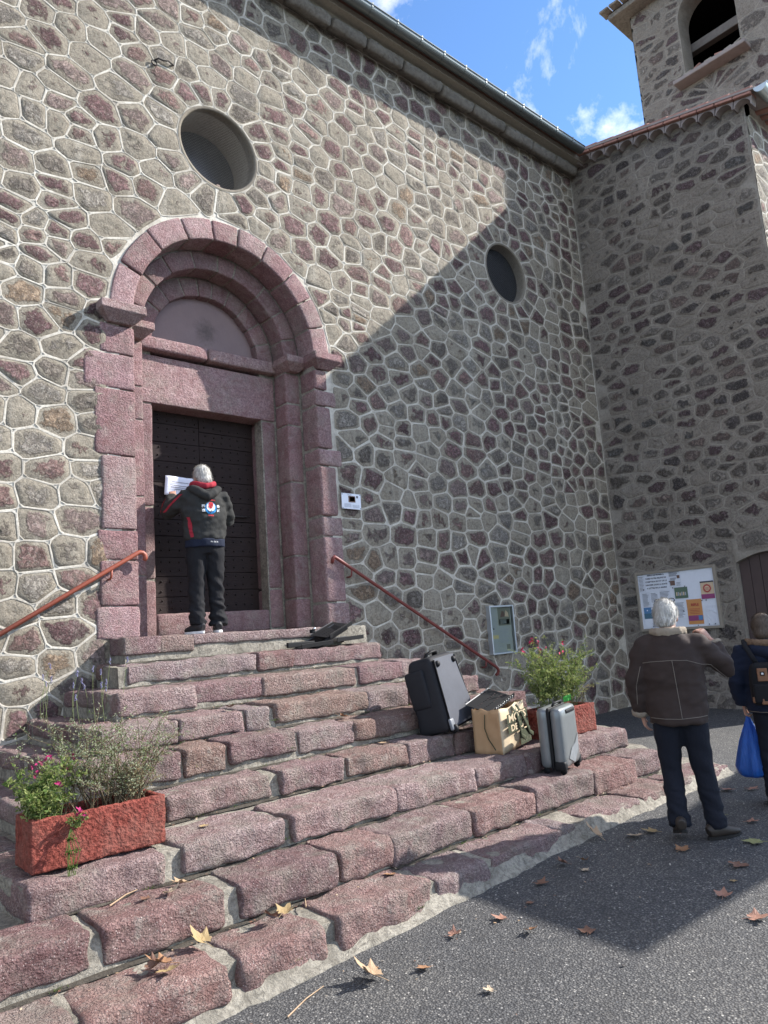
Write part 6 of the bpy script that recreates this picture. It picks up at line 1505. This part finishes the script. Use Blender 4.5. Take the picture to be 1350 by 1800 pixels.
b = MB(); b.tube([V(-.16, .06, 1.46), V(-.15, -.05, 1.47), V(-.08, -.12, 1.46), V(0, -.135, 1.455), V(.08, -.12, 1.46), V(.15, -.05, 1.47), V(.16, .06, 1.46)], [.034] * 7, 12); finish(m3, remesh(b, 'hood_trim', fur, .009, 1, lambda c: .009 * mnoise.noise(c * 70)), 'hood_trim')
b = MB(); b.tube([V(-.14, .0, 1.43), V(-.10, -.11, 1.40), V(0, -.15, 1.37), V(.10, -.11, 1.40), V(.14, .0, 1.43)], [.05, .055, .06, .055, .05], 14); finish(m3, remesh(b, 'hood', mj3, .012, 3), 'hood')
sb = seam(jb, [(-.23, .845), (0, .838), (.23, .845)], .003); sb.build('hem_seam', line_m, m3) if sb.v else None
add_lower(m3, P3, jeans, 1.0, .005, .008, 17, shbr, solb); hair_cap(P3, mat_hair('brown_hair', (.055, .038, .028), (.13, .095, .07)), m3, .02, .022, 8)
# backpack: worn by her, a thing of its own
bk = empty('backpack', L3 + Matrix.Rotation(a3, 3, 'Z') @ V(-.035, 0, 0)); bk.rotation_euler = (0, 0, a3); bk.scale = (S3,) * 3; tag(bk, 'small black backpack with brown leather patches on the navy coated person', 'backpack')
mb_ = cloth('black_canvas', (.011, .011, .013), .8, .4, 18); lea = simple('tan_leather', (.20, .095, .05), .55, .35, 0, .2, 18, 120, .0015)
def pw(p): t = (p.z + .19) / .38; return V(p.x * (1.0 - .28 * max(0, t - .55)) - .01, -.215 + p.y * (1 - .2 * t) + .012 * mnoise.noise(V(p.x * 9, p.z * 9, 4)), 1.10 + p.z)
b = MB(); b.rbox((0, 0, 0), (.27, .14, .38), .06, 0, .04, warp=pw); b.build('pack_body', mb_, bk, smooth=True)
b = MB(); b.rbox((-.01, -.285, 1.02), (.22, .05, .17), .022, .004, .04); b.build('front_pocket', mb_, bk, smooth=True)
b = MB(); b.rbox((-.03, -.283, 1.185), (.085, .012, .115), .008, 0, .05); b.build('leather_patch', lea, bk)
b = MB(); b.rbox((.0, -.30, .955), (.13, .02, .06), .010, .002, .04); b.rbox((-.12, -.25, .965), (.03, .09, .05), .01, .002, .04); b.build('leather_corner', lea, bk, smooth=True)
b = MB(); b.rbox((-.03, -.291, 1.195), (.036, .004, .036), .003, 0, .1); b.build('badge', plast, bk)
b = MB(); b.rbox((-.03, -.2945, 1.195), (.018, .003, .018), .003, 0, .1); b.build('badge_mark', rub, bk)
for s in (-1, 1):
    b = MB(); b.tube([V(s * .05 - .01, -.20, 1.27), V(s * .10, -.205, 1.36), V(s * .135, -.16, 1.44), V(s * .14, -.04, 1.49), V(s * .14, .09, 1.42), V(s * .15, .155, 1.28), V(s * .16, .12, 1.10)], [(.022, .006)] * 7, 8, ref=(1, 0, 0)); b.build('strap', mb_, bk, smooth=True)
# blue plastic carrier bag hanging from her hand
def mat_bluebag():
    t = NT('blue_film'); n = t.noise(5, 5, .6, t.mapv((9, 9, 1.4))); c = t.mix(n, (.012, .075, .34), (.03, .16, .55)); t.bump(n, 1, .02); t.set(c, .3, .5)
    d = t.t.nodes.new('ShaderNodeBsdfTranslucent'); t.put(d.inputs[0], (.02, .14, .55)); mx = t.t.nodes.new('ShaderNodeMixShader'); mx.inputs[0].default_value = .35
    out = [q for q in t.t.nodes if q.type == 'OUTPUT_MATERIAL'][0]; t.t.links.new(t.bsdf.outputs[0], mx.inputs[1]); t.t.links.new(d.outputs[0], mx.inputs[2]); t.t.links.new(mx.outputs[0], out.inputs[0]); return t.m
hp3 = L3 + Matrix.Rotation(a3, 3, 'Z') @ (P3['wrL'] + V(.02, .03, -.10)) * S3
b = MB(); n = 30; vs = []; prof = [(0, .012, .012), (-.04, .022, .018), (-.10, .045, .035), (-.2, .085, .06), (-.30, .115, .085), (-.40, .135, .10), (-.455, .13, .10), (-.475, .10, .08), (-.48, .04, .03)]
for k, (z, rx, ry) in enumerate(prof):
    for i in range(n):
        a = 2 * math.pi * i / n; f = 1 + (.16 * math.sin(a * 7 + k * .25) + .10 * mnoise.noise(V(math.cos(a) * 2, math.sin(a) * 2, z * 5))) * (1 if k < 6 else .35)
        vs.append((rx * math.cos(a) * f, ry * math.sin(a) * f, z))
m = len(prof); b.add(vs, [((k * n + i), (k + 1) * n + i, (k + 1) * n + (i + 1) % n, k * n + (i + 1) % n) for k in range(m - 1) for i in range(n)] + [tuple((m - 1) * n + i for i in range(n))])
bbg = b.build('plastic_bag', mat_bluebag(), smooth=True); bbg.location = hp3; bbg.rotation_euler = (0, 0, a3 + .2); tag(bbg, 'bright blue plastic carrier bag hanging from the hand of the person in navy', 'bag')
